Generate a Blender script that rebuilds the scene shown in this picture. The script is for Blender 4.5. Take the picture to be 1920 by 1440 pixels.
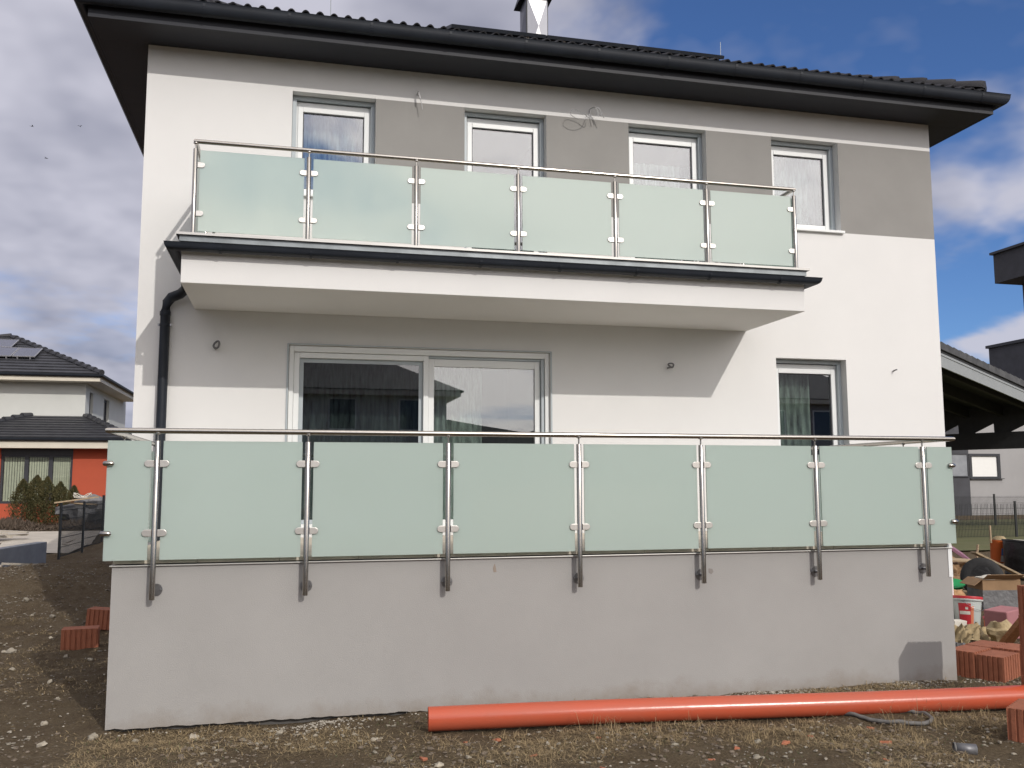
import bpy, math, random
import numpy as np
from mathutils import Vector, Matrix, noise as mnoise
random.seed(7); rng = np.random.default_rng(7)
scene = bpy.context.scene
for o in list(bpy.data.objects): bpy.data.objects.remove(o)
COL = scene.collection
R = math.radians

# ------------------------------------------------------------------ camera
cd = bpy.data.cameras.new('camera'); cam = bpy.data.objects.new('camera', cd); COL.objects.link(cam)
cd.sensor_width = 36; cd.lens = 1711.8/1920*36; cd.clip_start = .05; cd.clip_end = 5000
yaw, pitch, roll = .2379, .1094, -.0029
fw = Vector((math.sin(yaw)*math.cos(pitch), math.cos(yaw)*math.cos(pitch), math.sin(pitch)))
r0 = Vector((math.cos(yaw), -math.sin(yaw), 0)); u0 = r0.cross(fw)
rr = r0*math.cos(roll)+u0*math.sin(roll); uu = u0*math.cos(roll)-r0*math.sin(roll)
cam.matrix_world = Matrix(((rr.x, uu.x, -fw.x, 2.3811), (rr.y, uu.y, -fw.y, -7.4196), (rr.z, uu.z, -fw.z, .5898), (0, 0, 0, 1)))
scene.camera = cam

# ------------------------------------------------------------------ sky and sun
SUN = Vector((.373, -1.0, .626)).normalized()
w = bpy.data.worlds.new('World'); scene.world = w; w.use_nodes = True; w.cycles.sampling_method = 'MANUAL'; w.cycles.sample_map_resolution = 512
nt = w.node_tree; N = nt.nodes; L = nt.links; N.clear()
out = N.new('ShaderNodeOutputWorld'); bg = N.new('ShaderNodeBackground'); bg.inputs['Strength'].default_value = .1
sky = N.new('ShaderNodeTexSky'); sky.sky_type = 'NISHITA'; sky.sun_disc = False
sky.sun_elevation = math.asin(SUN.z); sky.sun_rotation = math.atan2(SUN.x, SUN.y); sky.altitude = 600
sky.air_density = 1.0; sky.dust_density = .3; sky.ozone_density = 2.0
def wmath(op, a, b=None, c=None, clamp=False):
    n = N.new('ShaderNodeMath'); n.operation = op; n.use_clamp = clamp
    for i, v in enumerate((a, b, c)):
        if v is None: continue
        if isinstance(v, (int, float)): n.inputs[i].default_value = v
        else: L.new(v, n.inputs[i])
    return n.outputs[0]
tc = N.new('ShaderNodeTexCoord'); sp = N.new('ShaderNodeSeparateXYZ'); L.new(tc.outputs['Generated'], sp.inputs[0])
den = wmath('ADD', wmath('MAXIMUM', sp.outputs[2], 0.0), .32)
cx = wmath('DIVIDE', sp.outputs[0], den); cy = wmath('DIVIDE', sp.outputs[1], den)
cv = N.new('ShaderNodeCombineXYZ'); L.new(cx, cv.inputs[0]); L.new(cy, cv.inputs[1]); cv.inputs[2].default_value = 3.7
def wnoise(scale, detail, rough, dist=0, off=None):
    n = N.new('ShaderNodeTexNoise'); n.inputs['Scale'].default_value = scale; n.inputs['Detail'].default_value = detail
    n.inputs['Roughness'].default_value = rough; n.inputs['Distortion'].default_value = dist
    if off:
        a = N.new('ShaderNodeVectorMath'); a.operation = 'ADD'; L.new(cv.outputs[0], a.inputs[0]); a.inputs[1].default_value = off
        L.new(a.outputs[0], n.inputs['Vector'])
    else: L.new(cv.outputs[0], n.inputs['Vector'])
    return n.outputs['Fac']
n1 = wnoise(1.45, 6, .55, .35, (11.6, 6.2, 0)); n2 = wnoise(2.4, 4, .58, 0, (4, 2.6, 1)); n3 = wnoise(3.4, 4, .62, 0, (1, 7, 2)); n4 = wnoise(2.1, 5, .5, .2, (6.6, 8.2, 5))
side = wmath('ADD', wmath('MULTIPLY', sp.outputs[0], .88), wmath('MULTIPLY', sp.outputs[1], .47))
thr = wmath('MINIMUM', wmath('MAXIMUM', wmath('ADD', wmath('MULTIPLY', side, .85), -.13), .30), .57)
thr = wmath('ADD', thr, wmath('MULTIPLY', wmath('MAXIMUM', wmath('MULTIPLY', sp.outputs[1], -1.0), 0.0), .045))
mask = wmath('DIVIDE', wmath('SUBTRACT', n1, thr), .17, clamp=True)
sm = N.new('ShaderNodeMapRange'); sm.interpolation_type = 'SMOOTHSTEP'; L.new(mask, sm.inputs[0])
wisp = wmath('MULTIPLY', wmath('SUBTRACT', n3, .51, clamp=True), 1.3, clamp=True)
puff = N.new('ShaderNodeMapRange'); puff.interpolation_type = 'SMOOTHSTEP'; L.new(n4, puff.inputs[0]); puff.inputs[1].default_value = .54; puff.inputs[2].default_value = .66; puff.inputs[4].default_value = .9
cover = wmath('MAXIMUM', wmath('MAXIMUM', wmath('MULTIPLY', sm.outputs[0], .96), wisp), puff.outputs[0])
dk = N.new('ShaderNodeMapRange'); L.new(n2, dk.inputs[0]); dk.inputs[1].default_value = .46; dk.inputs[2].default_value = .70
cc = N.new('ShaderNodeMixRGB'); L.new(dk.outputs[0], cc.inputs[0])
cc.inputs[1].default_value = (5.9, 5.85, 6.7, 1); cc.inputs[2].default_value = (2.7, 2.8, 3.6, 1)
# clouds scatter forward: brighter on the sun's side of the sky
dp_ = N.new('ShaderNodeVectorMath'); dp_.operation = 'DOT_PRODUCT'; L.new(tc.outputs['Generated'], dp_.inputs[0]); dp_.inputs[1].default_value = SUN
glow = wmath('ADD', wmath('MULTIPLY', wmath('POWER', wmath('MAXIMUM', dp_.outputs['Value'], 0.0), 2.5), 3.0), 1.0)
gm = N.new('ShaderNodeMapRange'); L.new(dp_.outputs['Value'], gm.inputs[0]); gm.inputs[1].default_value = -.2; gm.inputs[2].default_value = .75
wc = N.new('ShaderNodeMixRGB'); L.new(gm.outputs[0], wc.inputs[0]); wc.inputs[1].default_value = (1, 1, 1, 1); wc.inputs[2].default_value = (1.10, 1.03, .84, 1)   # sunlit clouds are warmer
wm2 = N.new('ShaderNodeVectorMath'); wm2.operation = 'MULTIPLY'; L.new(cc.outputs[0], wm2.inputs[0]); L.new(wc.outputs[0], wm2.inputs[1])
cb = N.new('ShaderNodeVectorMath'); cb.operation = 'SCALE'; L.new(wm2.outputs[0], cb.inputs[0]); L.new(glow, cb.inputs['Scale'])
tint = N.new('ShaderNodeVectorMath'); tint.operation = 'MULTIPLY'; L.new(sky.outputs[0], tint.inputs[0]); tint.inputs[1].default_value = (.56, .76, 1.10)
mx = N.new('ShaderNodeMixRGB'); L.new(cover, mx.inputs[0]); L.new(tint.outputs[0], mx.inputs[1]); L.new(cb.outputs[0], mx.inputs[2])
L.new(mx.outputs[0], bg.inputs[0]); L.new(bg.outputs[0], out.inputs[0])

sd = bpy.data.lights.new('sun', 'SUN'); sd.energy = 2.0; sd.angle = R(.55); sd.color = (1, .95, .88)
so = bpy.data.objects.new('sun', sd); COL.objects.link(so); so.rotation_euler = (-SUN).to_track_quat('-Z', 'Y').to_euler(); so.location = (10, -20, 20)
vs = scene.view_settings; vs.view_transform = 'Standard'; vs.look = 'None'; vs.exposure = 0.0; vs.gamma = 1; vs.use_curve_mapping = False
scene.render.engine = 'CYCLES'; scene.cycles.max_bounces = 6; scene.cycles.diffuse_bounces = 3; scene.cycles.glossy_bounces = 3; scene.cycles.transmission_bounces = 4
scene.cycles.caustics_reflective = False; scene.cycles.caustics_refractive = False

# ------------------------------------------------------------------ helpers
LOC = {}
class MB:
    def __init__(s): s.v = []; s.f = []; s.m = []
    def add(s, vs, fs, mi=0):
        b = len(s.v); s.v += [tuple(p) for p in vs]; s.f += [tuple(b+i for i in f) for f in fs]; s.m += [mi]*len(fs); return s
    def quad(s, a, b, c, d, mi=0): return s.add((a, b, c, d), ((0, 1, 2, 3),), mi)
    def box(s, x0, x1, y0, y1, z0, z1, mi=0, M=None):
        vs = [(x, y, z) for z in (z0, z1) for y in (y0, y1) for x in (x0, x1)]
        if M is not None: vs = [M @ Vector(p) for p in vs]
        return s.add(vs, ((0, 2, 3, 1), (4, 5, 7, 6), (0, 1, 5, 4), (2, 6, 7, 3), (0, 4, 6, 2), (1, 3, 7, 5)), mi)
    def ring(s, x0, x1, z0, z1, wd, y0, y1, wb=None, wt=None):
        wb = wd if wb is None else wb; wt = wd if wt is None else wt
        s.box(x0, x0+wd, y0, y1, z0, z1); s.box(x1-wd, x1, y0, y1, z0, z1)
        s.box(x0+wd, x1-wd, y0+.0005, y1-.0005, z1-wt, z1-.0005); 
        if wb: s.box(x0+wd, x1-wd, y0+.0005, y1-.0005, z0+.0005, z0+wb)
        return s
    def tube(s, path, r, n=10, caps=True, closed=False):
        P = [Vector(p) for p in path]; k = len(P); rings = []
        up = Vector((0, 0, 1))
        for i, p in enumerate(P):
            a = P[i-1] if (i > 0 or closed) else P[i]; b = P[(i+1) % k] if (i < k-1 or closed) else P[i]
            d = (b-a).normalized(); q = up if abs(d.z) < .95 else Vector((0, 1, 0))
            e1 = d.cross(q).normalized(); e2 = e1.cross(d).normalized()
            rad = r[i] if isinstance(r, (list, tuple)) else r
            sc = 1
            if 0 < i < k-1:
                c = (P[i]-a).normalized().dot((b-P[i]).normalized()); sc = 1/max(.5, math.sqrt((1+c)/2))
            rings.append([p+(e1*math.cos(t)+e2*math.sin(t))*rad*sc for t in [2*math.pi*j/n for j in range(n)]])
        vs = [v for rg in rings for v in rg]; fs = []
        for i in range(k if closed else k-1):
            i2 = (i+1) % k
            for j in range(n): fs.append((i*n+j, i*n+(j+1) % n, i2*n+(j+1) % n, i2*n+j))
        if caps and not closed: fs += [tuple(range(n-1, -1, -1)), tuple((k-1)*n+j for j in range(n))]
        return s.add(vs, fs)
    def lathe(s, prof, M, n=24, mi=0):
        vs = []; fs = []; k = len(prof)
        for r, z in prof:
            for j in range(n):
                t = 2*math.pi*j/n; vs.append(M @ Vector((r*math.cos(t), r*math.sin(t), z)))
        for i in range(k-1):
            for j in range(n): fs.append((i*n+j, i*n+(j+1) % n, (i+1)*n+(j+1) % n, (i+1)*n+j))
        if prof[0][0] > 1e-6: fs.append(tuple(range(n-1, -1, -1)))
        if prof[-1][0] > 1e-6: fs.append(tuple((k-1)*n+j for j in range(n)))
        return s.add(vs, fs, mi)
    def prism(s, poly, y0, y1, M=None, mi=0):          # poly in (x,z), extruded along y
        n = len(poly); vs = [Vector((x, y0, z)) for x, z in poly]+[Vector((x, y1, z)) for x, z in poly]
        if M is not None: vs = [M @ v for v in vs]
        fs = [tuple(range(n)), tuple(range(2*n-1, n-1, -1))]+[((i+1) % n, i, n+i, n+(i+1) % n) for i in range(n)]
        return s.add(vs, fs, mi)
    def sweep(s, path, prof, closed_prof=True):          # path in xy, prof of (outward, z)
        k = len(path); n = len(prof); vs = []; fs = []
        for i, (x, y) in enumerate(path):
            ds = []
            if i > 0: ds.append(Vector((x-path[i-1][0], y-path[i-1][1])).normalized())
            if i < k-1: ds.append(Vector((path[i+1][0]-x, path[i+1][1]-y)).normalized())
            ns = [Vector((d.y, -d.x)) for d in ds]
            m = ns[0] if len(ns) == 1 else (ns[0]+ns[1])/(1+ns[0].dot(ns[1]))
            for o, z in prof: vs.append((x+m.x*o, y+m.y*o, z))
        for i in range(k-1):
            for j in range(n if closed_prof else n-1): fs.append((i*n+j, (i+1)*n+j, (i+1)*n+(j+1) % n, i*n+(j+1) % n))
        if closed_prof: fs += [tuple(range(n)), tuple((k-1)*n+j for j in range(n-1, -1, -1))]
        return s.add(vs, fs)
    def build(s, name, mat, parent=None, smooth=None, bevel=0, label=None, solid=0):
        me = bpy.data.meshes.new(name); off = LOC.get(parent.name, Vector()) if parent else Vector()
        me.from_pydata([(p[0]-off.x, p[1]-off.y, p[2]-off.z) for p in s.v], [], s.f)
        for m in (mat if isinstance(mat, (list, tuple)) else [mat]): me.materials.append(m)
        if any(s.m): me.polygons.foreach_set('material_index', s.m)
        me.update()
        if smooth: me.shade_smooth(); me.set_sharp_from_angle(angle=R(smooth))
        o = bpy.data.objects.new(name, me); COL.objects.link(o)
        if parent: o.parent = parent; LOC[o.name] = off
        if bevel:
            b = o.modifiers.new('bevel', 'BEVEL'); b.width = bevel; b.segments = 2; b.limit_method = 'ANGLE'
        if solid:
            b = o.modifiers.new('solid', 'SOLIDIFY'); b.thickness = solid; b.offset = 0
        if label: o['label'] = label
        return o
def thing(name, loc, label, cat, group=None):
    o = bpy.data.objects.new(name, None); COL.objects.link(o); o.location = loc; o.empty_display_size = .2
    LOC[o.name] = Vector(loc); tag(o, label, cat, group); return o
def tag(o, label=None, cat=None, group=None, kind=None):
    if label: o['label'] = label
    if cat: o['category'] = cat
    if group: o['group'] = group
    if kind: o['kind'] = kind
    return o
def place(o, name, parent, loc, rot=None, scale=None):     # linked copy of a part
    c = o.copy(); c.name = name; COL.objects.link(c); c.parent = parent
    c.location = Vector(loc)-LOC.get(parent.name, Vector()) if parent else Vector(loc)
    if rot is not None: c.rotation_euler = rot
    if scale is not None: c.scale = scale
    return c
def TR(x, y, z, rz=0, rx=0, ry=0):
    return Matrix.Translation((x, y, z)) @ Matrix.Rotation(rz, 4, 'Z') @ Matrix.Rotation(ry, 4, 'Y') @ Matrix.Rotation(rx, 4, 'X')

# ------------------------------------------------------------------ materials
def M(name, col, rough=.6, metal=0, var=.12, scale=6, bump=0, bscale=80, spec=.5, rnd=0, coat=0, col2=None, det=6, stretch=None, bdist=.01):
    m = bpy.data.materials.new(name); m.use_nodes = True; t = m.node_tree; b = t.nodes['Principled BSDF']
    b.inputs['Roughness'].default_value = rough; b.inputs['Metallic'].default_value = metal
    b.inputs['Specular IOR Level'].default_value = spec; b.inputs['Coat Weight'].default_value = coat
    tcn = t.nodes.new('ShaderNodeTexCoord'); vec = tcn.outputs['Object']
    if stretch:
        mp = t.nodes.new('ShaderNodeMapping'); mp.inputs['Scale'].default_value = stretch; t.links.new(vec, mp.inputs[0]); vec = mp.outputs[0]
    no = t.nodes.new('ShaderNodeTexNoise'); no.inputs['Scale'].default_value = scale; no.inputs['Detail'].default_value = det; no.inputs['Roughness'].default_value = .6
    t.links.new(vec, no.inputs['Vector'])
    mr = t.nodes.new('ShaderNodeMapRange'); mr.inputs[1].default_value = .3; mr.inputs[2].default_value = .7; t.links.new(no.outputs['Fac'], mr.inputs[0])
    fac = mr.outputs[0]
    if rnd:
        oi = t.nodes.new('ShaderNodeObjectInfo'); a = t.nodes.new('ShaderNodeMath'); a.operation = 'MULTIPLY_ADD'
        t.links.new(oi.outputs['Random'], a.inputs[0]); a.inputs[1].default_value = rnd
        s2 = t.nodes.new('ShaderNodeMath'); s2.operation = 'SUBTRACT'; t.links.new(fac, s2.inputs[0]); s2.inputs[1].default_value = rnd/2
        t.links.new(s2.outputs[0], a.inputs[2]); fac = a.outputs[0]
    mi = t.nodes.new('ShaderNodeMixRGB'); t.links.new(fac, mi.inputs[0])
    c1 = [c*(1-var) for c in col]; c2 = [min(1, c*(1+var)) for c in (col2 or col)]
    if col2: c1 = list(col); c2 = list(col2)
    mi.inputs[1].default_value = (*c1, 1); mi.inputs[2].default_value = (*c2, 1)
    t.links.new(mi.outputs[0], b.inputs['Base Color'])
    if bump:
        nb = t.nodes.new('ShaderNodeTexNoise'); nb.inputs['Scale'].default_value = bscale; nb.inputs['Detail'].default_value = 4
        t.links.new(vec, nb.inputs['Vector'])
        bp = t.nodes.new('ShaderNodeBump'); bp.inputs['Strength'].default_value = bump; bp.inputs['Distance'].default_value = bdist
        t.links.new(nb.outputs['Fac'], bp.inputs['Height']); t.links.new(bp.outputs[0], b.inputs['Normal'])
    return m
PLAS = M('white_plaster', (.752, .748, .740), .85, var=.018, scale=1.6, bump=.35, bscale=160, spec=.2, bdist=.004)
GREYP = M('grey_paint', (.292, .284, .272), .85, var=.06, scale=1.4, bump=.35, bscale=160, spec=.2, bdist=.004)
TPLAS = M('terrace_plaster', (.352, .344, .336), .88, var=.05, scale=1.1, bump=.4, bscale=140, spec=.15, bdist=.005)
def splash(m):
    t = m.node_tree; b = t.nodes['Principled BSDF']; old = b.inputs['Base Color'].links[0].from_socket
    c = t.nodes.new('ShaderNodeTexCoord'); sx = t.nodes.new('ShaderNodeSeparateXYZ'); t.links.new(c.outputs['Object'], sx.inputs[0])
    mr = t.nodes.new('ShaderNodeMapRange'); t.links.new(sx.outputs[2], mr.inputs[0]); mr.inputs[1].default_value = .20; mr.inputs[2].default_value = .0; mr.inputs[3].default_value = 0; mr.inputs[4].default_value = .75
    n = t.nodes.new('ShaderNodeTexNoise'); n.inputs['Scale'].default_value = 3.5; n.inputs['Detail'].default_value = 9; n.inputs['Roughness'].default_value = .7; t.links.new(c.outputs['Object'], n.inputs['Vector'])
    a = t.nodes.new('ShaderNodeMath'); a.operation = 'MULTIPLY_ADD'; t.links.new(n.outputs['Fac'], a.inputs[0]); a.inputs[1].default_value = 1.6; t.links.new(mr.outputs[0], a.inputs[2])
    s2 = t.nodes.new('ShaderNodeMapRange'); t.links.new(a.outputs[0], s2.inputs[0]); s2.inputs[1].default_value = 1.05; s2.inputs[2].default_value = 1.75; s2.inputs[4].default_value = .6
    mx_ = t.nodes.new('ShaderNodeMixRGB'); t.links.new(s2.outputs[0], mx_.inputs[0]); t.links.new(old, mx_.inputs[1]); mx_.inputs[2].default_value = (.22, .18, .14, 1); t.links.new(mx_.outputs[0], b.inputs['Base Color'])
splash(TPLAS)
STEEL = M('brushed_steel', (.42, .40, .37), .22, 1, var=.06, scale=30, stretch=(1, 1, 1))
SATIN = M('satin_steel', (.62, .60, .57), .40, .85, var=.05, scale=20)
STEELD = M('bolt_steel', (.32, .32, .33), .35, 1, var=.1, scale=40)
PVC = M('white_pvc', (.80, .82, .82), .35, var=.02, scale=3)
PVCG = M('grey_rail', (.42, .47, .50), .4, var=.03, scale=3)
ANT = M('anthracite_metal', (.015, .019, .027), .5, spec=.3, var=.2, scale=3, bump=.05, bscale=20)
SOFF = M('anthracite_soffit', (.012, .014, .022), .6, var=.15, scale=1.5, stretch=(.4, 6, 1))
TILE = M('dark_roof_tile', (.022, .022, .026), .65, spec=.3, var=.35, scale=9, bump=.3, bscale=60, rnd=.8)
ZINC = M('zinc_sheet', (.24, .265, .28), .45, .35, var=.25, scale=5, bump=.1, bscale=14)
BEIGE = M('beige_stone', (.60, .54, .45), .7, var=.15, scale=5, bump=.2)
ALU = M('aluminium_profile', (.55, .54, .52), .35, .35, var=.08, scale=7, stretch=(.3, 3, 3))
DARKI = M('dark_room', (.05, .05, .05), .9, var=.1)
CABLE = M('grey_cable', (.17, .17, .175), .5); CABLEL = M('pale_cable', (.42, .42, .43), .5)
PIPE = M('orange_pipe', (.50, .086, .040), .24, spec=.5, var=.10, scale=3.2, bump=.05, bscale=30, col2=(.44, .10, .055), stretch=(.6, 2, 2))
PIPEIN = M('pipe_inside', (.30, .06, .03), .6)
HOSE = M('grey_hose', (.13, .125, .12), .7, var=.25, scale=20)
CLAY = M('clay_block', (.30, .105, .056), .85, var=.2, scale=12, bump=.4, bscale=70, rnd=.3)
STONE = M('pale_stone', (.33, .295, .235), .9, var=.35, scale=9, bump=.4, bscale=40, rnd=.9)
RED = M('red_plaster', (.45, .085, .04), .85, var=.06, scale=1.2)
CREAM = M('cream_fascia', (.66, .61, .51), .7, var=.05, scale=2)
LWALL = M('neighbour_white', (.60, .61, .58), .9, var=.05, scale=.8)
GWALL = M('neighbour_grey', (.36, .355, .36), .9, var=.05, scale=.8)
DWALL = M('neighbour_dark', (.06, .062, .072), .8, var=.15, scale=2)
DFRAME = M('dark_frame', (.035, .037, .045), .5)
DWOOD = M('dark_timber', (.028, .027, .028), .7, var=.2, scale=4)
BLIND = M('vertical_blind', (.66, .66, .54), .8, var=.1, rnd=.5)
WBLIND = M('white_blind', (.85, .85, .83), .7, var=.02)
LGREY = M('grey_verge_board', (.30, .315, .32), .6, var=.05)
CONC = M('grey_concrete', (.27, .285, .31), .9, var=.15, scale=3, bump=.3, bscale=30)
PAVE = M('pale_paving', (.47, .43, .37), .9, var=.12, scale=3)
LAWN = M('dull_lawn', (.085, .10, .035), .95, var=.35, scale=2.5, bump=.6, bscale=25, col2=(.13, .12, .055))
FENCE = M('fence_green_black', (.018, .020, .02), .5)
WOOD = M('weathered_wood', (.33, .25, .16), .8, var=.25, scale=5, stretch=(1, 12, 12), rnd=.6)
REDWOOD = M('reddish_wood', (.36, .15, .06), .75, var=.25, scale=5, stretch=(12, 1, 12))
CARD = M('cardboard', (.30, .19, .105), .9, var=.15, scale=5, rnd=.5)
GREYFILM = M('grey_film', (.15, .15, .155), .5, var=.2, scale=10, bump=.5, bscale=15, bdist=.03)
PINK = M('pink_foam', (.36, .16, .17), .9, var=.08, scale=8)
PURPLE = M('purple_foam', (.30, .15, .22), .9, var=.08, scale=8)
RUBBER = M('black_rubber', (.016, .016, .017), .75, var=.3, scale=20, bump=.3, bscale=50)
RIM = M('grey_rim', (.06, .06, .065), .6, var=.3, scale=6)
BUCK = M('white_plastic', (.50, .54, .52), .4, var=.08, scale=6)
BRED = M('red_plastic', (.48, .03, .04), .4, var=.08)
BORA = M('orange_label', (.62, .20, .10), .5)
BLUE = M('blue_plastic', (.08, .22, .48), .45)
GREENP = M('green_plastic', (.02, .30, .08), .4)
ORANGE = M('orange_plastic', (.58, .13, .03), .45, var=.1)
BLACKP = M('black_plastic', (.012, .013, .016), .35, var=.3, scale=8, bump=.5, bscale=9, bdist=.03)
SACK = M('tan_sack', (.36, .28, .16), .9, var=.25, scale=10, bump=.6, bscale=30, bdist=.02)
FOAMW = M('white_foam', (.62, .59, .52), .8, var=.1)
PVM = M('solar_cells', (.045, .05, .085), .15, var=.15, scale=4, coat=.5)
PVF = M('solar_frame', (.45, .45, .47), .4, .6)
BARK = M('bark', (.10, .07, .045), .9)
CONIF = M('conifer_green', (.040, .050, .016), .8, var=.4, scale=6, col2=(.11, .085, .03))
SHRUB = M('dry_shrub', (.085, .062, .045), .9, var=.4, scale=6)
BIRD = M('dark_feathers', (.02, .02, .025), .8)
HILL = M('far_hill', (.03, .04, .035), .95, var=.3, scale=.02)

def frosted():
    m = bpy.data.materials.new('frosted_glass'); m.use_nodes = True; t = m.node_tree; b = t.nodes['Principled BSDF']; o = t.nodes['Material Output']
    b.inputs['Base Color'].default_value = (.525, .585, .525, 1); b.inputs['Roughness'].default_value = .05; b.inputs['IOR'].default_value = 2.3
    c = t.nodes.new('ShaderNodeTexCoord'); n = t.nodes.new('ShaderNodeTexNoise'); n.inputs['Scale'].default_value = .9; n.inputs['Detail'].default_value = 5; t.links.new(c.outputs['Object'], n.inputs['Vector'])
    mi = t.nodes.new('ShaderNodeMixRGB'); t.links.new(n.outputs['Fac'], mi.inputs[0]); mi.inputs[1].default_value = (.665, .76, .715, 1); mi.inputs[2].default_value = (.735, .815, .775, 1); t.links.new(mi.outputs[0], b.inputs['Base Color'])
    n2_ = t.nodes.new('ShaderNodeTexNoise'); n2_.inputs['Scale'].default_value = 5; n2_.inputs['Detail'].default_value = 8; t.links.new(c.outputs['Object'], n2_.inputs['Vector'])
    mr = t.nodes.new('ShaderNodeMapRange'); t.links.new(n2_.outputs['Fac'], mr.inputs[0]); mr.inputs[1].default_value = .35; mr.inputs[2].default_value = .75; mr.inputs[3].default_value = .02; mr.inputs[4].default_value = .14; t.links.new(mr.outputs[0], b.inputs['Roughness'])
    tr = t.nodes.new('ShaderNodeBsdfTranslucent'); tr.inputs[0].default_value = (.70, .85, .81, 1)
    mx = t.nodes.new('ShaderNodeMixShader'); mx.inputs[0].default_value = .42
    t.links.new(b.outputs[0], mx.inputs[1]); t.links.new(tr.outputs[0], mx.inputs[2])
    rf = t.nodes.new('ShaderNodeBsdfRefraction'); rf.inputs['Roughness'].default_value = .5; rf.inputs['IOR'].default_value = 1.25; rf.inputs[0].default_value = (.85, .95, .92, 1)
    mx2 = t.nodes.new('ShaderNodeMixShader'); mx2.inputs[0].default_value = .13; t.links.new(mx.outputs[0], mx2.inputs[1]); t.links.new(rf.outputs[0], mx2.inputs[2]); t.links.new(mx2.outputs[0], o.inputs[0]); return m
FROST = frosted()
GEDGE = M('green_glass_edge', (.035, .16, .12), .15, var=.1)
def winglass(refl=.2, tint=(.62, .68, .68)):
    m = bpy.data.materials.new('window_glass'); m.use_nodes = True; t = m.node_tree; t.nodes.clear()
    o = t.nodes.new('ShaderNodeOutputMaterial'); g = t.nodes.new('ShaderNodeBsdfGlossy'); g.inputs['Roughness'].default_value = .004; g.inputs[0].default_value = (.95, .95, 1, 1)
    tr = t.nodes.new('ShaderNodeBsdfTransparent'); tr.inputs[0].default_value = (*tint, 1)
    lw = t.nodes.new('ShaderNodeFresnel'); lw.inputs[0].default_value = 1.5
    ma = t.nodes.new('ShaderNodeMath'); ma.operation = 'MULTIPLY_ADD'; t.links.new(lw.outputs[0], ma.inputs[0]); ma.inputs[1].default_value = 1.2; ma.inputs[2].default_value = refl; ma.use_clamp = True
    # slight waviness of float glass
    mx = t.nodes.new('ShaderNodeMixShader'); t.links.new(ma.outputs[0], mx.inputs[0]); t.links.new(tr.outputs[0], mx.inputs[1]); t.links.new(g.outputs[0], mx.inputs[2])
    t.links.new(mx.outputs[0], o.inputs[0]); return m
GLASS = winglass(.14, (.78, .83, .83)); GLASSG = winglass(.10, (.80, .85, .83)); GLASSD = winglass(.06, (.50, .54, .54))
def lace():
    m = bpy.data.materials.new('lace_curtain'); m.use_nodes = True; t = m.node_tree; t.nodes.clear()
    o = t.nodes.new('ShaderNodeOutputMaterial'); d = t.nodes.new('ShaderNodeBsdfDiffuse'); d.inputs[0].default_value = (.74, .80, .75, 1)
    tr = t.nodes.new('ShaderNodeBsdfTransparent')
    c = t.nodes.new('ShaderNodeTexCoord'); mp = t.nodes.new('ShaderNodeMapping'); mp.inputs['Scale'].default_value = (16, 1, 2.2)
    t.links.new(c.outputs['Object'], mp.inputs[0]); n = t.nodes.new('ShaderNodeTexNoise'); n.inputs['Scale'].default_value = 1.6; n.inputs['Detail'].default_value = 5
    t.links.new(mp.outputs[0], n.inputs['Vector'])
    mr = t.nodes.new('ShaderNodeMapRange'); t.links.new(n.outputs['Fac'], mr.inputs[0]); mr.inputs[1].default_value = .3; mr.inputs[2].default_value = .7; mr.inputs[3].default_value = .2; mr.inputs[4].default_value = .95
    mx = t.nodes.new('ShaderNodeMixShader'); t.links.new(mr.outputs[0], mx.inputs[0]); t.links.new(tr.outputs[0], mx.inputs[1]); t.links.new(d.outputs[0], mx.inputs[2])
    t.links.new(mx.outputs[0], o.inputs[0]); return m
LACE = lace()
def chimney_metal():
    return M('embossed_steel', (.55, .55, .56), .32, .9, var=.04, scale=4)
CHM = chimney_metal()
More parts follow.
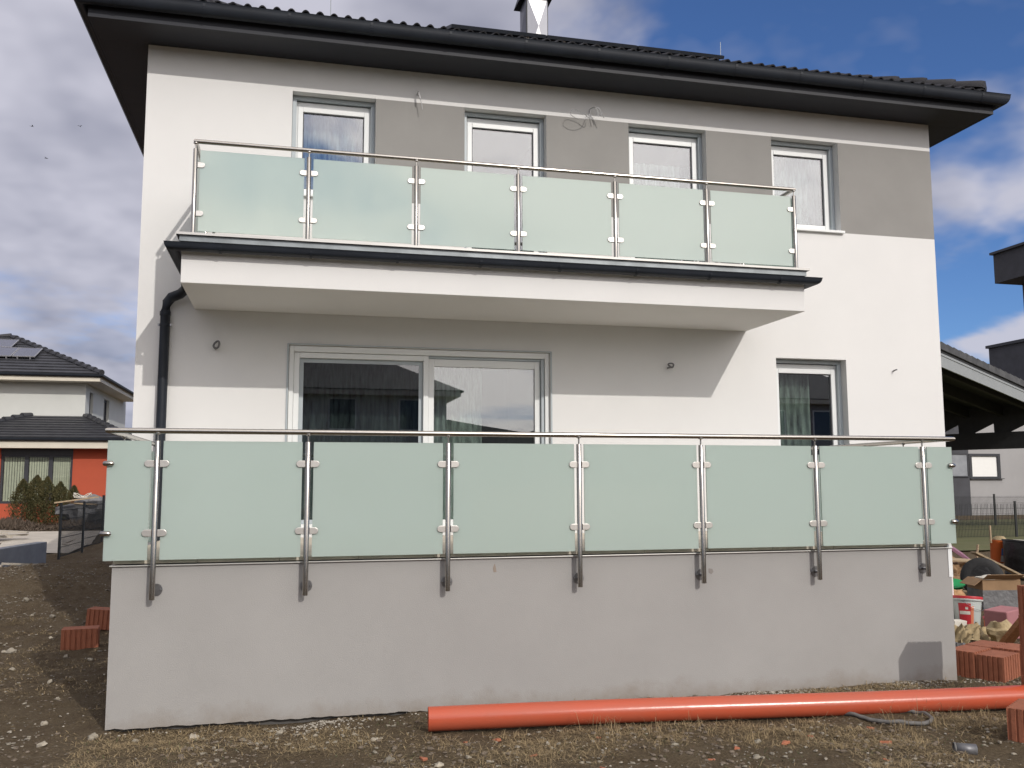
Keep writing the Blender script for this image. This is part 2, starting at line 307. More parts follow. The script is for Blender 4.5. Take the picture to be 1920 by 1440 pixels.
def earth():
    m = bpy.data.materials.new('bare_earth'); m.use_nodes = True; t = m.node_tree; b = t.nodes['Principled BSDF']; b.inputs['Roughness'].default_value = .95; b.inputs['Specular IOR Level'].default_value = .15
    c = t.nodes.new('ShaderNodeTexCoord')
    def nz(s, d=8, r=.65):
        n = t.nodes.new('ShaderNodeTexNoise'); n.inputs['Scale'].default_value = s; n.inputs['Detail'].default_value = d; n.inputs['Roughness'].default_value = r; t.links.new(c.outputs['Object'], n.inputs['Vector']); return n.outputs['Fac']
    def ramp(f, a, bb):
        n = t.nodes.new('ShaderNodeMapRange'); t.links.new(f, n.inputs[0]); n.inputs[1].default_value = a; n.inputs[2].default_value = bb; return n.outputs[0]
    def mix(f, a, bb):
        n = t.nodes.new('ShaderNodeMixRGB')
        t.links.new(f, n.inputs[0])
        for i, x in ((1, a), (2, bb)):
            if isinstance(x, tuple): n.inputs[i].default_value = (*x, 1)
            else: t.links.new(x, n.inputs[i])
        return n.outputs[0]
    big = ramp(nz(.9), .35, .65); mid = ramp(nz(7), .35, .7); fine = ramp(nz(55, 6, .7), .35, .68)
    a = mix(big, (.138, .100, .064), (.198, .153, .098)); a = mix(mid, a, (.225, .178, .12))
    dk = t.nodes.new('ShaderNodeMixRGB'); dk.blend_type = 'MULTIPLY'; dk.inputs[0].default_value = .75
    t.links.new(a, dk.inputs[1]); t.links.new(mix(fine, (.48, .46, .43), (1.22, 1.19, 1.14)), dk.inputs[2])
    crumbs = ramp(nz(26, 3, .5), .66, .70); fin = mix(crumbs, dk.outputs[0], (.30, .26, .21))
    t.links.new(fin, b.inputs['Base Color'])
    bp = t.nodes.new('ShaderNodeBump'); bp.inputs['Strength'].default_value = .9; bp.inputs['Distance'].default_value = .03
    ad = t.nodes.new('ShaderNodeMath'); ad.operation = 'ADD'; t.links.new(nz(18, 8, .7), ad.inputs[0]); t.links.new(fine, ad.inputs[1]); ad.inputs[1].default_value = 0
    t.links.new(ad.outputs[0], bp.inputs['Height']); t.links.new(bp.outputs[0], b.inputs['Normal']); return m
EARTH = earth()

# ------------------------------------------------------------------ ground
def sst(a, b, x):
    t = min(1, max(0, (x-a)/(b-a))); return t*t*(3-2*t)
def H(x, y):
    z = -1.2
    left = 1-sst(-1, 1.0, x); right = sst(9.5, 14, x)
    z += left*(.16*sst(5, 14, y)+.42*sst(15, 25, y)) + right*.18*sst(3, 14, y)
    z += .34*math.exp(-(((x+1.9)/1.3)**2+((y-9.3)/1.6)**2)) + .26*math.exp(-(((x+.9)/1.0)**2+((y-11.5)/1.6)**2)) + .08*math.exp(-(((x+.1)/.8)**2+((y-6.0)/1.2)**2))
    z += .16*math.exp(-(((x-11.8)/1.3)**2+((y-4.3)/1.4)**2))
    if -14 < x < 22 and -8 < y < 20:
        n = mnoise.fractal(Vector((x*1.1, y*1.1, 2)), .9, 2.1, 5); f = mnoise.fractal(Vector((x*7, y*7, 9)), .8, 2.1, 3)
        near = (2.0 if x < .9 and y > 4 else 1) if not (.4 < x < 9 and -.9 < y < .4) else .6
        z += near*(.035*n+.018*f)
    if 1.2 < x < 3.3 and -.35 < y < .3: z -= .022
    return z
def axis(*segs):
    r = []
    for a, b, s in segs:
        n = max(1, int(round((b-a)/s))); r += [a+(b-a)*i/n for i in range(n)]
    return r+[segs[-1][1]]
xs = axis((-600, -100, 100), (-100, -20, 8), (-20, -6, 1), (-6, -3, .15), (-3, 9.2, .05), (9.2, 14, .1), (14, 24, .5), (24, 60, 3), (60, 100, 10), (100, 600, 100))
ys = axis((-600, -60, 60), (-60, -10, 5), (-10, -3, .4), (-3, 1.2, .045), (1.2, 7, .12), (7, 16, .2), (16, 30, .7), (30, 60, 5), (60, 600, 90))
g = MB(); nx, ny = len(xs), len(ys)
g.v = [(x, y, H(x, y)) for y in ys for x in xs]
g.f = [(j*nx+i, j*nx+i+1, (j+1)*nx+i+1, (j+1)*nx+i) for j in range(ny-1) for i in range(nx-1)]; g.m = [0]*len(g.f)
tag(g.build('ground', EARTH, smooth=60), kind='structure')

# ------------------------------------------------------------------ main house
XL, XR, F, S = .786, 10.554, 2.6745, 5.338
GT, GB = 4.973, 3.775
WIN = [(2.315, 3.241, GB, GT), (4.269, 5.259, 2.95, GT), (6.300, 7.323, 2.95, GT), (8.220, 9.172, GB, GT)]
DOOR = (2.342, 5.285, .06, 2.106); GW = (8.1845, 9.1615, .06, 2.136)
OPEN = WIN+[DOOR, GW]
YB = 12.6
house = thing('house', (5.67, F, -1.2), 'white two storey house with grey band, dark hipped roof and balcony', 'house')
wl = MB(); gyl = {}
xc = sorted({XL, XR}|{v for o in OPEN for v in o[:2]}); zc = sorted({-1.4, S+.02, GT, GB}|{v for o in OPEN for v in o[2:]})
for i in range(len(xc)-1):
    for j in range(len(zc)-1):
        a, b, c, d = xc[i], xc[i+1], zc[j], zc[j+1]; mx_, mz_ = (a+b)/2, (c+d)/2
        if any(o[0] < mx_ < o[1] and o[2] < mz_ < o[3] for o in OPEN): continue
        if mx_ > WIN[0][0] and GB < mz_ < GT: gyl.setdefault(i, MB()).quad((a, F, c), (b, F, c), (b, F, d), (a, F, d))
        else: wl.quad((a, F, c), (b, F, c), (b, F, d), (a, F, d))
RV = .17
for o in OPEN:
    m_ = wl
    a, b, c, d = o; e = F+RV+.12
    m_.quad((a, F, c), (a, F, d), (a, e, d), (a, e, c)); m_.quad((b, F, d), (b, F, c), (b, e, c), (b, e, d))
    m_.quad((a, F, d), (b, F, d), (b, e, d), (a, e, d)); m_.quad((b, F, c), (a, F, c), (a, e, c), (b, e, c))
wl.quad((XL, F, -1.4), (XL, F, S), (XL, YB, S), (XL, YB, -1.4)); wl.quad((XR, F, S), (XR, F, -1.4), (XR, YB, -1.4), (XR, YB, S))
wl.quad((XR, YB, -1.4), (XL, YB, -1.4), (XL, YB, S), (XR, YB, S))
wl.build('wall', PLAS, house); 
for gy in gyl.values(): gy.build('painted_band', GREYP, house, label='grey painted wall between the upper windows')
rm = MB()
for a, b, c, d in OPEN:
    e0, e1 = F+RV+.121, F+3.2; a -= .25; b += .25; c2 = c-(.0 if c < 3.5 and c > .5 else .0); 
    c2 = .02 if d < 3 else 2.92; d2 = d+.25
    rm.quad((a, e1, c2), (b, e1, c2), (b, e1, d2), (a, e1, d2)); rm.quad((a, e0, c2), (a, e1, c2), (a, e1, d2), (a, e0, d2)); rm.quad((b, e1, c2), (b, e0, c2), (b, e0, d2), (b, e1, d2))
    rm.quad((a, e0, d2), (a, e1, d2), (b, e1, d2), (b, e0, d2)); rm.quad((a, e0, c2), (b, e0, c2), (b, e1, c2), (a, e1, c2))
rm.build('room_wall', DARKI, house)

def window(o, sill=True, door=False, gl=None):
    a, b, c, d = o; y = F+RV
    f = MB(); f.box(a+.002, b-.002, y-.055, y-.012, d-.045, d-.004); f.box(a+.002, a+.047, y-.055, y-.012, c+.02, d-.0455); f.box(b-.047, b-.002, y-.055, y-.012, c+.02, d-.0455)
    gr = f
    fr = MB(); fr.ring(a+.002, b-.002, c+.006, d-.05, .062, y, y+.075, wb=.07 if not door else .05)
    frame = fr.build('window', PVC, house, bevel=.004)
    gr.build('shutter_guide', PVCG, frame, bevel=.003)
    s = MB(); s.ring(a+.062, b-.062, c+.072 if not door else c+.055, d-.11, .058, y-.012, y+.055); s.build('sash', PVC, frame, bevel=.006)
    k = MB(); k.ring(a+.118, b-.118, c+.128 if not door else c+.111, d-.166, .012, y+.012, y+.03); k.build('gasket', DFRAME, frame)
    p = MB(); p.box(a+.121, b-.121, y+.018, y+.026, (c+.131 if not door else c+.114), d-.169); p.build('pane', gl or GLASS, frame)
    if sill:
        t = MB(); t.prism([(a-.03, c-.012), (b+.03, c-.012), (b+.03, c+.02), (a-.03, c+.02)], F-.045, y); t.build('sill', PVC, frame, bevel=.004)
    return frame
for i, o in enumerate(WIN): window(o, sill=(i in (0, 3)), door=(i in (1, 2)))
window(GW, sill=False, door=True, gl=GLASSG)
# sliding door
a, b, c, d = DOOR; y = F+.035
f = MB(); f.ring(a+.004, b-.004, c, d-.004, .05, y, y+.12, wt=.065); sd_ = f.build('sliding_door', PVC, house, bevel=.004)
f = MB(); f.box(a-.018, b+.018, F-.012, F-.001, d+.001, d+.012); f.box(a-.018, a-.001, F-.012, F-.001, .06, d+.0005); f.box(b+.001, b+.018, F-.012, F-.001, .06, d+.0005); f.build('trim', PVCG, sd_)
f = MB(); f.ring(a+.056, 3.878, c+.05, d-.072, .058, y+.035, y+.085); s1 = f.build('fixed_sash', PVC, sd_, bevel=.004)
f = MB(); f.ring(a+.115, 3.819, c+.109, d-.131, .045, y+.087, y+.105); f.build('sash_recess', PVCG, sd_)
f = MB(); f.box(a+.16, 3.774, y+.092, y+.10, c+.154, d-.176); f.build('pane', GLASSD, sd_)
f = MB(); f.ring(3.882, b-.10, c+.05, d-.10, .062, y+.06, y+.118, wb=.09, wt=.085); f.build('sliding_sash', PVC, sd_, bevel=.004)
f = MB(); f.box(3.944, b-.162, y+.085, y+.093, c+.14, d-.185); f.build('pane', GLASSG, sd_)
f = MB(); f.box(b-.094, b-.06, y+.02, y+.11, c+.05, d-.072); f.box(3.882, b-.0945, y+.05, y+.11, d-.097, d-.0725); f.build('guide_rail', PVCG, sd_, bevel=.003)

# curtains hang inside
def curtain(x0, x1, z0, z1, y, label, n=60, amp=.03, per=.11):
    m = MB(); ph = random.random()*6
    zs_ = [z0+(z1-z0)*k/6 for k in range(7)]
    for k, z in enumerate(zs_):
        for i in range(n+1):
            x = x0+(x1-x0)*i/n
            m.v.append((x+.012*math.sin(x*9+ph), y+amp*math.sin(2*math.pi*x/per+ph+.8*math.sin(x*5))*(.6+.4*(1-k/6)), z))
    m.f = [(k*(n+1)+i, k*(n+1)+i+1, (k+1)*(n+1)+i+1, (k+1)*(n+1)+i) for k in range(6) for i in range(n)]; m.m = [0]*len(m.f)
    o = m.build('lace_curtain', LACE, None, smooth=180); tag(o, label, 'curtain', 'lace curtains behind the house windows'); return o
yc = F+RV+.22
curtain(2.35, 3.2, 3.9, 4.95, yc, 'lace curtain inside the leftmost upper floor window', 70)
curtain(6.30, 7.31, 2.97, 4.62, yc, 'half height lace curtain inside the third upper window from the left', 80)
curtain(8.22, 9.16, 3.8, 4.95, yc, 'pleated lace curtain inside the rightmost upper floor window', 70)
curtain(2.36, 3.80, .1, 2.05, yc, 'dim net curtain behind the left half of the sliding door', 110)
curtain(3.86, 4.55, .1, 2.05, yc, 'net curtain drawn half across the right pane of the sliding door', 60)
curtain(8.24, 8.86, .1, 2.08, yc, 'gathered lace curtain inside the narrow ground floor window on the right', 60)

# eaves: soffit, fascia, gutter
e = .487
fx0, fx1, fy0, fy1 = XL-e, XR+e+.07, F-e, YB+e
m = MB(); m.box(fx0, fx1, fy0, F-.001, S, S+.03); m.box(fx0, XL-.001, F, YB, S, S+.03); m.box(XR+.001, fx1, F, YB, S, S+.03); m.box(fx0, fx1, YB+.001, fy1, S, S+.03)
soff = m.build('soffit', SOFF, house)
path = [(fx0, fy1), (fx0, fy0), (fx1, fy0), (fx1, fy1)]
MB().sweep(path, [(0, S-.002), (.022, S-.002), (.022, S+.20), (0, S+.20)]).build('fascia', SOFF, house)
gc = S+.205
prof = [(.026+.072+.072*math.cos(t), gc+.115*math.sin(t)) for t in [math.pi+math.pi*k/12 for k in range(13)]]
prof += [(.172, gc+.004), (.176, gc+.012), (.168, gc+.014)]
inner = [(.026+.072+.066*math.cos(t), gc+.109*math.sin(t)) for t in [2*math.pi-math.pi*k/12 for k in range(13)]]
gut = MB().sweep(path, prof+inner).build('gutter', ANT, house, smooth=40)
for k in range(13):
    x = fx0+.25+k*.86
    MB().sweep([(x-.014, fy0), (x+.014, fy0)], [(o-(.0 if o < .1 else -.004), z-.004) for o, z in prof[:14]], False).build('gutter_bracket', ANT, gut)

# roof
SL = .43; E0 = fy0-.06; ZE = S+.247
ex0, ex1, ey0, ey1 = fx0-.06, fx1+.06, fy0-.06, fy1+.06
hd = (ey1-ey0)/2; zr = ZE+SL*hd; ry_ = (ey0+ey1)/2
A, B_, C_, D_ = (ex0, ey0, ZE), (ex1, ey0, ZE), (ex1, ey1, ZE), (ex0, ey1, ZE); P1, P2 = (ex0+hd, ry_, zr), (ex1-hd, ry_, zr)
if P1[0] > P2[0]: xm = (ex0+ex1)/2; P1, P2 = (xm-.01, ry_, zr), (xm+.01, ry_, zr)
m = MB(); dz = -.03
v = [(p[0], p[1], p[2]+dz) for p in (A, B_, C_, D_, P1, P2)]
m.add(v, ((0, 1, 5, 4), (2, 3, 4, 5), (1, 2, 5), (3, 0, 4), (3, 2, 1, 0)))
roof = m.build('roof', TILE, house)
tw, tl = .2985, .40; cs = math.cos(math.atan(SL)); sn = math.sin(math.atan(SL))
def tile_mesh():
    t = MB(); n = 16; top = []; bot = []
    for k in range(n+1):
        u = k/n; x = u*tw; ph = (u*2) % 1.0
        h = .037*max(0, math.sin(math.pi*min(1, ph/.62)))**.8 if ph < .62 else 0.0
        top.append((x, h+.014)); bot.append((x, h-.002))
    vs = []; q = n+1
    for s_, lift in ((0, .018), (tl, 0)):
        for prf in (top, bot):
            for x, h in prf: vs.append((x, s_*cs-(h+lift)*sn, s_*sn+(h+lift)*cs))
    fs = []
    for k in range(n):
        fs += [(k, k+1, 2*q+k+1, 2*q+k), (q+k+1, q+k, 3*q+k, 3*q+k+1), (k+1, k, q+k, q+k+1)]
    fs += [(0, 2*q, 3*q, q), (n, q+n, 3*q+n, 2*q+n)]
    return t.add(vs, fs)
t0 = None; ns = int((ex1-ex0-.1)/tw)
for row in range(3):
    for k in range(ns):
        x = ex0+.06+k*tw; s_ = row*.34; off = s_*cs
        if x < ex0+off+.04 or x+tw > ex1-off-.04: continue
        loc = (x, ey0+s_*cs, ZE-.01+s_*sn+random.uniform(-.003, .003))
        if t0 is None:
            t0 = tile_mesh().build('roof_tile', TILE, roof, smooth=50); t0.location = Vector(loc)-LOC[house.name]
            me = t0.data; me.transform(Matrix.Translation(LOC[house.name]))
        else: place(t0, 'roof_tile', roof, loc)
# hip caps
def cap_mesh():
    t = MB(); n = 10; vs = []; ln = .42
    for s_, r_ in ((0, .135), (.05, .14), (ln, .105)):
        for k in range(n+1):
            an = math.pi*k/n; vs.append((s_, r_*math.cos(an), .9*r_*math.sin(an)))
    for k in range(n+1):
        an = math.pi*k/n; vs.append((-.03, .09*math.cos(an), .05*math.sin(an)))
    fs = [(i*(n+1)+k, i*(n+1)+k+1, (i+1)*(n+1)+k+1, (i+1)*(n+1)+k) for i in range(2) for k in range(n)]
    fs += [(3*(n+1)+k, 3*(n+1)+k+1, k+1, k) for k in range(n)]+[tuple(3*(n+1)+k for k in range(n+1))]
    return t.add(vs, fs)
c0 = None
for (cx0, sx) in ((ex1, -1), (ex0, 1)):
    for k in range(12):
        s_ = .16+k*.36; q = s_/math.sqrt(2+SL*SL)
        loc = (cx0+sx*q, ey0+q, ZE+SL*q+.045); rot = (0, -math.atan(SL/math.sqrt(2)), math.atan2(1, sx))
        if c0 is None:
            c0 = cap_mesh().build('hip_cap', TILE, roof, smooth=40); c0.data.transform(Matrix.Translation(LOC[house.name])); c0.location = Vector(loc)-LOC[house.name]; c0.rotation_euler = rot
        else: place(c0, 'hip_cap', roof, loc, rot)
# chimney
chx0, chx1, chy0, chy1 = 5.84, 6.165, 5.75, 6.15
m = MB(); m.box(chx0-.015, chx1+.015, chy0+.012, chy1, 6.0, 8.22); ch = m.build('chimney', ANT, roof)
for pz0, pz1 in ((6.55, 8.22),):
    pass
zt, zb = 8.22, 7.22; xm, zm = (chx0+chx1)/2, (zt+zb)/2
pn = MB(); P = [(chx0, chy0, zb), (chx1, chy0, zb), (chx1, chy0, zt), (chx0, chy0, zt), (xm, chy0-.075, zm)]
pn.add(P, ((0, 1, 4), (1, 2, 4), (2, 3, 4), (3, 0, 4))); pn.build('embossed_panel', CHM, ch)
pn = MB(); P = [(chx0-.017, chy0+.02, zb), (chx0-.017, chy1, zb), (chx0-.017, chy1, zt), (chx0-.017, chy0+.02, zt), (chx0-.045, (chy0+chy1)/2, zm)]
pn.add(P, ((1, 0, 4), (2, 1, 4), (3, 2, 4), (0, 3, 4))); pn.build('embossed_panel', M('shaded_embossed_steel', (.12, .12, .14), .4, .8), ch)  # same embossed steel, colour darkened to paint in the left side's shade
cp = MB(); cp.add([(chx0-.085, chy0-.085, 8.232), (chx1+.085, chy0-.085, 8.232), (chx1+.10, chy1+.10, 8.232), (chx0-.10, chy1+.10, 8.232), (chx0-.02, chy0-.02, 8.50), (chx1+.02, chy0-.02, 8.50), (chx1+.02, chy1+.02, 8.50), (chx0-.02, chy1+.02, 8.50)],
       ((3, 2, 1, 0), (0, 1, 5, 4), (1, 2, 6, 5), (2, 3, 7, 6), (3, 0, 4, 7), (4, 5, 6, 7))); cp.build('chimney_cap', ANT, ch)
for x, y_, h in ((7.93, 3.4, .42), (2.72, 2.9, .75)):
    zz = ZE+SL*(y_-ey0); MB().tube([(x, y_, zz), (x, y_, zz+h)], .004, 6).build('lightning_rod', ZINC, roof)
# solar panels on main roof
for k, (x0, x1) in enumerate(((4.12, 5.28), (5.30, 6.46), (6.48, 7.64))):
    y0_ = ey0+.62; z0_ = ZE+SL*.62+.12; ln = 1.5
    T = Matrix.Translation((x0, y0_, z0_)) @ Matrix.Rotation(math.atan(SL), 4, 'X')
    nm = ('leftmost', 'middle', 'rightmost')[k]
    t = thing('solar_panel', (x0, y0_, z0_), 'dark solar panel above the eave of the white house, %s of three' % nm, 'solar panel', 'solar panels on the main roof')
    q = MB(); q.box(0, x1-x0, 0, ln, 0, .04, M=T); q.build('frame', ANT, t); q = MB(); q.box(.015, x1-x0-.015, .015, ln-.015, .0405, .043, M=T); q.build('cells', PVM, t)
    q = MB(); q.box(.2, .24, .02, ln-.1, -.10, -.001, M=T); q.box(x1-x0-.24, x1-x0-.2, .02, ln-.1, -.10, -.001, M=T); q.build('mounting_rail', ALU, t)

# balcony
BX0, BX1, BY, BZ = 1.357, 7.793, 1.346, 2.451
m = MB(); m.box(BX0, BX1, BY, F-.0015, BZ, 2.84); balc = m.build('balcony', PLAS, house, bevel=.006)
pb = [(BX0, F-.002), (BX0, BY), (BX1, BY), (BX1, F-.002)]
MB().sweep(pb, [(-.3, 2.842), (.02, 2.842), (.02, 2.912), (-.3, 2.912)]).build('flashing', ZINC, balc)
MB().sweep(pb, [(-.12, 2.914), (.045, 2.914), (.045, 2.897), (.049, 2.897), (.049, 2.920), (-.12, 2.920)]).build('drip_profile', ALU, balc)
m = MB(); m.box(BX0+.1, BX1-.1, BY+.1, F-.003, 2.913, 2.93); m.build('balcony_floor', BEIGE, balc)
g2 = 2.79
pr2 = [(.022+.058+.058*math.cos(t), g2+.06*math.sin(t)) for t in [math.pi+math.pi*k/10 for k in range(11)]]+[(.143, g2+.012), (.133, g2+.012)]
in2 = [(.022+.058+.052*math.cos(t), g2+.054*math.sin(t)) for t in [2*math.pi-math.pi*k/10 for k in range(11)]]
bgut = MB().sweep([(BX0, F-.02), (BX0, BY), (BX1, BY), (BX1, F-.02)], pr2+in2).build('balcony_gutter', ANT, balc, smooth=40)
for k in range(8):
    x = BX0+.35+k*.82; MB().sweep([(x-.012, BY), (x+.012, BY)], [(o_+(.003 if o_ > .07 else 0), z_-.004) for o_, z_ in pr2[:11]], False).build('gutter_bracket', ANT, bgut, solid=.004)
# downpipe
dp = MB().tube([(1.30, BY+.95, 2.75), (1.30, F-.30, 2.66), (1.285, F-.22, 2.62), (1.22, F-.12, 2.585), (1.13, F-.075, 2.555), (1.09, F-.07, 2.50), (1.075, F-.07, 2.40), (1.073, F-.07, 1.5), (1.073, F-.07, .03)], .05, 18).build('downpipe', ANT, house, smooth=50)
for z in (2.26, .9):
    MB().tube([(1.073, F-.07, z-.012), (1.073, F-.07, z+.012)], .054, 18).build('pipe_clip', ANT, dp, smooth=50)
    m = MB(); m.box(1.005, 1.02, F-.085, F-.06, z-.012, z+.012); m.box(1.126, 1.141, F-.085, F-.06, z-.012, z+.012); m.build('clip_screw', STEELD, dp)
m = MB().tube([(1.073, F-.07, 2.40), (1.073, F-.07, 2.385), (1.073, F-.07, 2.36)], .055, 18).build('pipe_socket', ANT, dp, smooth=50)
# cables out of the wall
def cable(pts, r=.008, label=None, n=3):
    P = [Vector(p) for p in pts]; Q = []
    for i in range(len(P)-1):
        p0, p1, p2, p3 = P[max(0, i-1)], P[i], P[i+1], P[min(len(P)-1, i+2)]
        for k in range(6):
            t = k/6; Q.append(.5*((2*p1)+(p2-p0)*t+(2*p0-5*p1+4*p2-p3)*t*t+(3*p1-p0-3*p2+p3)*t**3))
    Q.append(P[-1]); MB().tube(Q, r, 6).build('cable', CABLE if (label or r > .008) else CABLEL, house, smooth=60, label=label)
def loop(x, z, w_, h_, y, r, tilt=.3, lab=None):
    pts = [(x-.25*w_, F+.01, z-h_*.45), (x-.25*w_, F-.05, z-h_*.45)]
    for k in range(9):
        t = -math.pi*.6+2*math.pi*k/8; pts.append((x+w_/2*math.cos(t)+tilt*h_*.4*math.sin(t), F-y-.02*math.sin(t*2), z+h_/2*math.sin(t)))
    cable(pts, r, lab)
loop(1.596, 2.067, .055, .075, .07, .011, lab='dark looped cable end left of the sliding door'); loop(6.761, 1.99, .06, .05, .07, .010, -.5, lab='dark looped cable end under the balcony')
cable([(9.835, F+.01, 2.01), (9.835, F-.05, 2.02), (9.842, F-.07, 2.022)], .009)
cable([(3.716, F+.01, 5.07), (3.716, F-.05, 5.085), (3.725, F-.08, 5.05), (3.75, F-.09, 4.93), (3.76, F-.09, 4.86)], .005)
cable([(3.716, F+.01, 5.06), (3.712, F-.05, 5.07), (3.72, F-.09, 5.04), (3.73, F-.10, 4.98)], .007)
for dx, dz_ in ((.05, -.10), (.09, -.06), (.12, -.12)): cable([(5.80, F+.01, 5.06), (5.80, F-.06, 5.08), (5.82+dx*.5, F-.12, 5.07), (5.82+dx, F-.13, 5.02+dz_*.6)], .005)
cable([(5.80, F+.01, 5.05), (5.79, F-.07, 5.05), (5.74, F-.12, 4.93), (5.62, F-.14, 4.90), (5.52, F-.14, 4.95), (5.56, F-.13, 5.02), (5.68, F-.12, 4.99), (5.77, F-.11, 4.93), (5.79, F-.1, 4.98)], .004)
cable([(1.22, F-.03, 2.62), (1.14, F-.06, 2.60), (1.10, F-.07, 2.575), (1.13, F-.06, 2.57)], .006)

# ------------------------------------------------------------------ terrace
TX0, TX1 = 1.109, 8.376
terr = thing('terrace', (4.74, 0, -1.2), 'grey plastered terrace base with a pale stone edge in front of the house', 'terrace')
m = MB(); n = 220
bot = []
for k in range(n+1):
    x = TX0+(TX1-TX0)*k/n; t = (x-1.1)/2.4
    z = -1.19+.010*mnoise.fractal(Vector((x*9, 3, 1)), .7, 2, 4) if x < 3.5 else -1.26
    bot.append((x, z))
bot = [(x, (z if x < 3.5 else -1.26)) for x, z in bot]
for k in range(n):
    (x0, z0), (x1, z1) = bot[k], bot[k+1]
    m.quad((x0, 0, z0), (x1, 0, z1), (x1, 0, -.016), (x0, 0, -.016)); m.quad((x0, 0, z0), (x0, .05, z0), (x1, .05, z1), (x1, 0, z1))
m.quad((TX0, 0, -1.19), (TX0, 0, -.016), (TX0, F, -.016), (TX0, F, -1.4)); m.quad((TX1, 0, -.016), (TX1, 0, -1.26), (TX1, F, -1.26), (TX1, F, -.016))
m.build('wall', TPLAS, terr)
m = MB(); m.box(TX0+.03, TX1-.03, .045, F-.01, -1.6, -.05); m.build('core', M('dark_concrete', (.10, .095, .09), .95), terr)
pt = [(TX0, F-.01), (TX0, 0), (TX1, 0), (TX1, F-.01)]
MB().sweep(pt, [(-.05, -.014), (.018, -.014), (.018, -.004), (-.05, -.004)]).build('edge_profile', ALU, terr, bevel=.003)
m = MB(); k = 0; x = TX0
while x < TX1-.01:
    x1 = min(TX1, x+.605); q = MB(); q.box(x+.0015, x1-.0015, .004+random.uniform(0, .002), .6, .004, .034); q.build('paving_slab', BEIGE, terr, bevel=.003); x = x1
m = MB(); m.box(TX0, TX1, .601, F-.01, .003, .033); m.build('terrace_floor', BEIGE, terr)
m = MB(); m.box(TX1-.03, TX1+.012, -.006, .3, -.275, .026); m.build('corner_patch', PVC, terr, label='unpainted white strip at the right top corner')
q = MB(); q.prism([(5.93, -.14), (5.965, -.145), (5.975, -.17), (5.955, -.19), (5.93, -.175)], -.002, .01); q.build('wall_stain', M('stain', (.24, .22, .21), .9), terr)
q = MB(); q.prism([(4.03, -.055), (4.04, -.09), (4.045, -.125), (4.02, -.125), (4.015, -.09)], -.002, .01); q.build('wall_stain', M('rust_stain', (.30, .25, .21), .9), terr)

# ------------------------------------------------------------------ railings
def dclamp(x, y, z, s, t=.03, w_=.05, h=.052):      # D shaped glass clamp, s = +1 grows to +x
    poly = [(x, z-h/2)]+[(x+s*(w_-h/2+h/2*math.sin(a)), z-h/2*math.cos(a)) for a in [math.pi*k/8 for k in range(9)]]+[(x, z+h/2)]
    if s < 0: poly = poly[::-1]
    return MB().prism(poly, y-t/2, y+t/2)
def panel(parent, x0, x1, y, z0, z1, t=.0088):
    m = MB(); m.box(x0, x1, y-t/2, y+t/2, z0, z1)
    p = m.build('glass_panel', [FROST, GEDGE], parent)
    me = p.data; me.polygons.foreach_set('material_index', [0, 1, 0, 0, 1, 1]); return p
def panel_side(parent, x, y0, y1, z0, z1, t=.0088):
    m = MB(); m.box(x-t/2, x+t/2, y0, y1, z0, z1); p = m.build('glass_panel', [FROST, GEDGE], parent)
    p.data.polygons.foreach_set('material_index', [1, 1, 1, 1, 0, 0]); return p
def roundprof(r, zc_, n=12): return [(r*math.cos(2*math.pi*k/n), zc_+r*math.sin(2*math.pi*k/n)) for k in range(n)]
def post(parent, x, y, z0, z1, zr_, r=.0212):
    p = MB().lathe([(r*.85, z0), (r, z0+.003), (r, z1-.003), (r*.9, z1)], TR(x, y, 0), 20).build('post', STEEL, parent, smooth=40)
    q = MB().lathe([(.0065, z1-.01), (.0065, zr_-.03), (.012, zr_-.026), (.022, zr_-.022), (.022, zr_-.012)], TR(x, y, 0), 12).build('rail_support', STEEL, p, smooth=40); return p
YP = -.075
tr_ = thing('terrace_railing', (4.74, YP, -.26), 'steel railing with mint frosted glass along the terrace edge', 'railing')
RX0, RX1 = 1.056, 8.40
MB().sweep([(RX0, F-.004), (RX0, YP), (RX1, YP), (RX1, F-.004)], roundprof(.0212, 1.0, 16)).build('handrail', STEEL, tr_, smooth=40)
PX = [1.4056+1.1110*i for i in range(7)]
for i, x in enumerate(PX):
    p = post(tr_, x, YP, -.258, .925, 1.0)
    jx = (.018, .0, -.005, .0, -.012, -.012, -.015)[i]
    b_ = MB().lathe([(.046, 0), (.046, .005), (.044, .007), (0, .007)], TR(x+jx*.6+.008, -.0005, -.190, 0, math.pi/2), 20).build('base_plate', STEELD, p, smooth=30)
    MB().tube([(x, -.012, -.19), (x, YP+.01, -.19)], .012, 12).build('standoff', STEELD, p, smooth=50)
    for s in (-1, 1): MB().lathe([(.008, 0), (.008, .006), (.005, .009), (0, .009)], TR(x+jx*.6+.008+s*.033, -.0075, -.19, 0, math.pi/2), 6).build('bolt', STEELD, p)
    for z in (.752, .235):
        for s in (-1, 1): dclamp(x+s*.021, YP, z, s, w_=.068).build('glass_clamp', SATIN, p, bevel=.003)
edges = [RX0]+PX+[RX1]
GP = []
for i in range(8):
    x0 = edges[i]+(.043 if i else .0); x1 = edges[i+1]-(.043 if i < 7 else .016)
    pl = panel(tr_, x0, x1, YP, .036, .924); GP.append(pl)
for x, s in ((RX0, 1), (RX1-.016, -1)):
    for z in (.752, .235):
        MB().tube([(x-s*.018, YP-.001, z), (x+s*.002, YP-.016, z), (x+s*.04, YP-.016, z), (x+s*.046, YP-.013, z)], [.018, .0195, .0195, .015], 14).build('corner_clamp', STEEL, tr_, smooth=50)
for x in (RX0, RX1-.008):
    ysd = [YP+.03, .62, 1.25, 1.9, F-.06]
    for k in range(4): panel_side(tr_, x, ysd[k]+.02, ysd[k+1]-.02, .036, .924)
    for yy in ysd[1:4]:
        p = post(tr_, x, yy, .034, .925, 1.0)
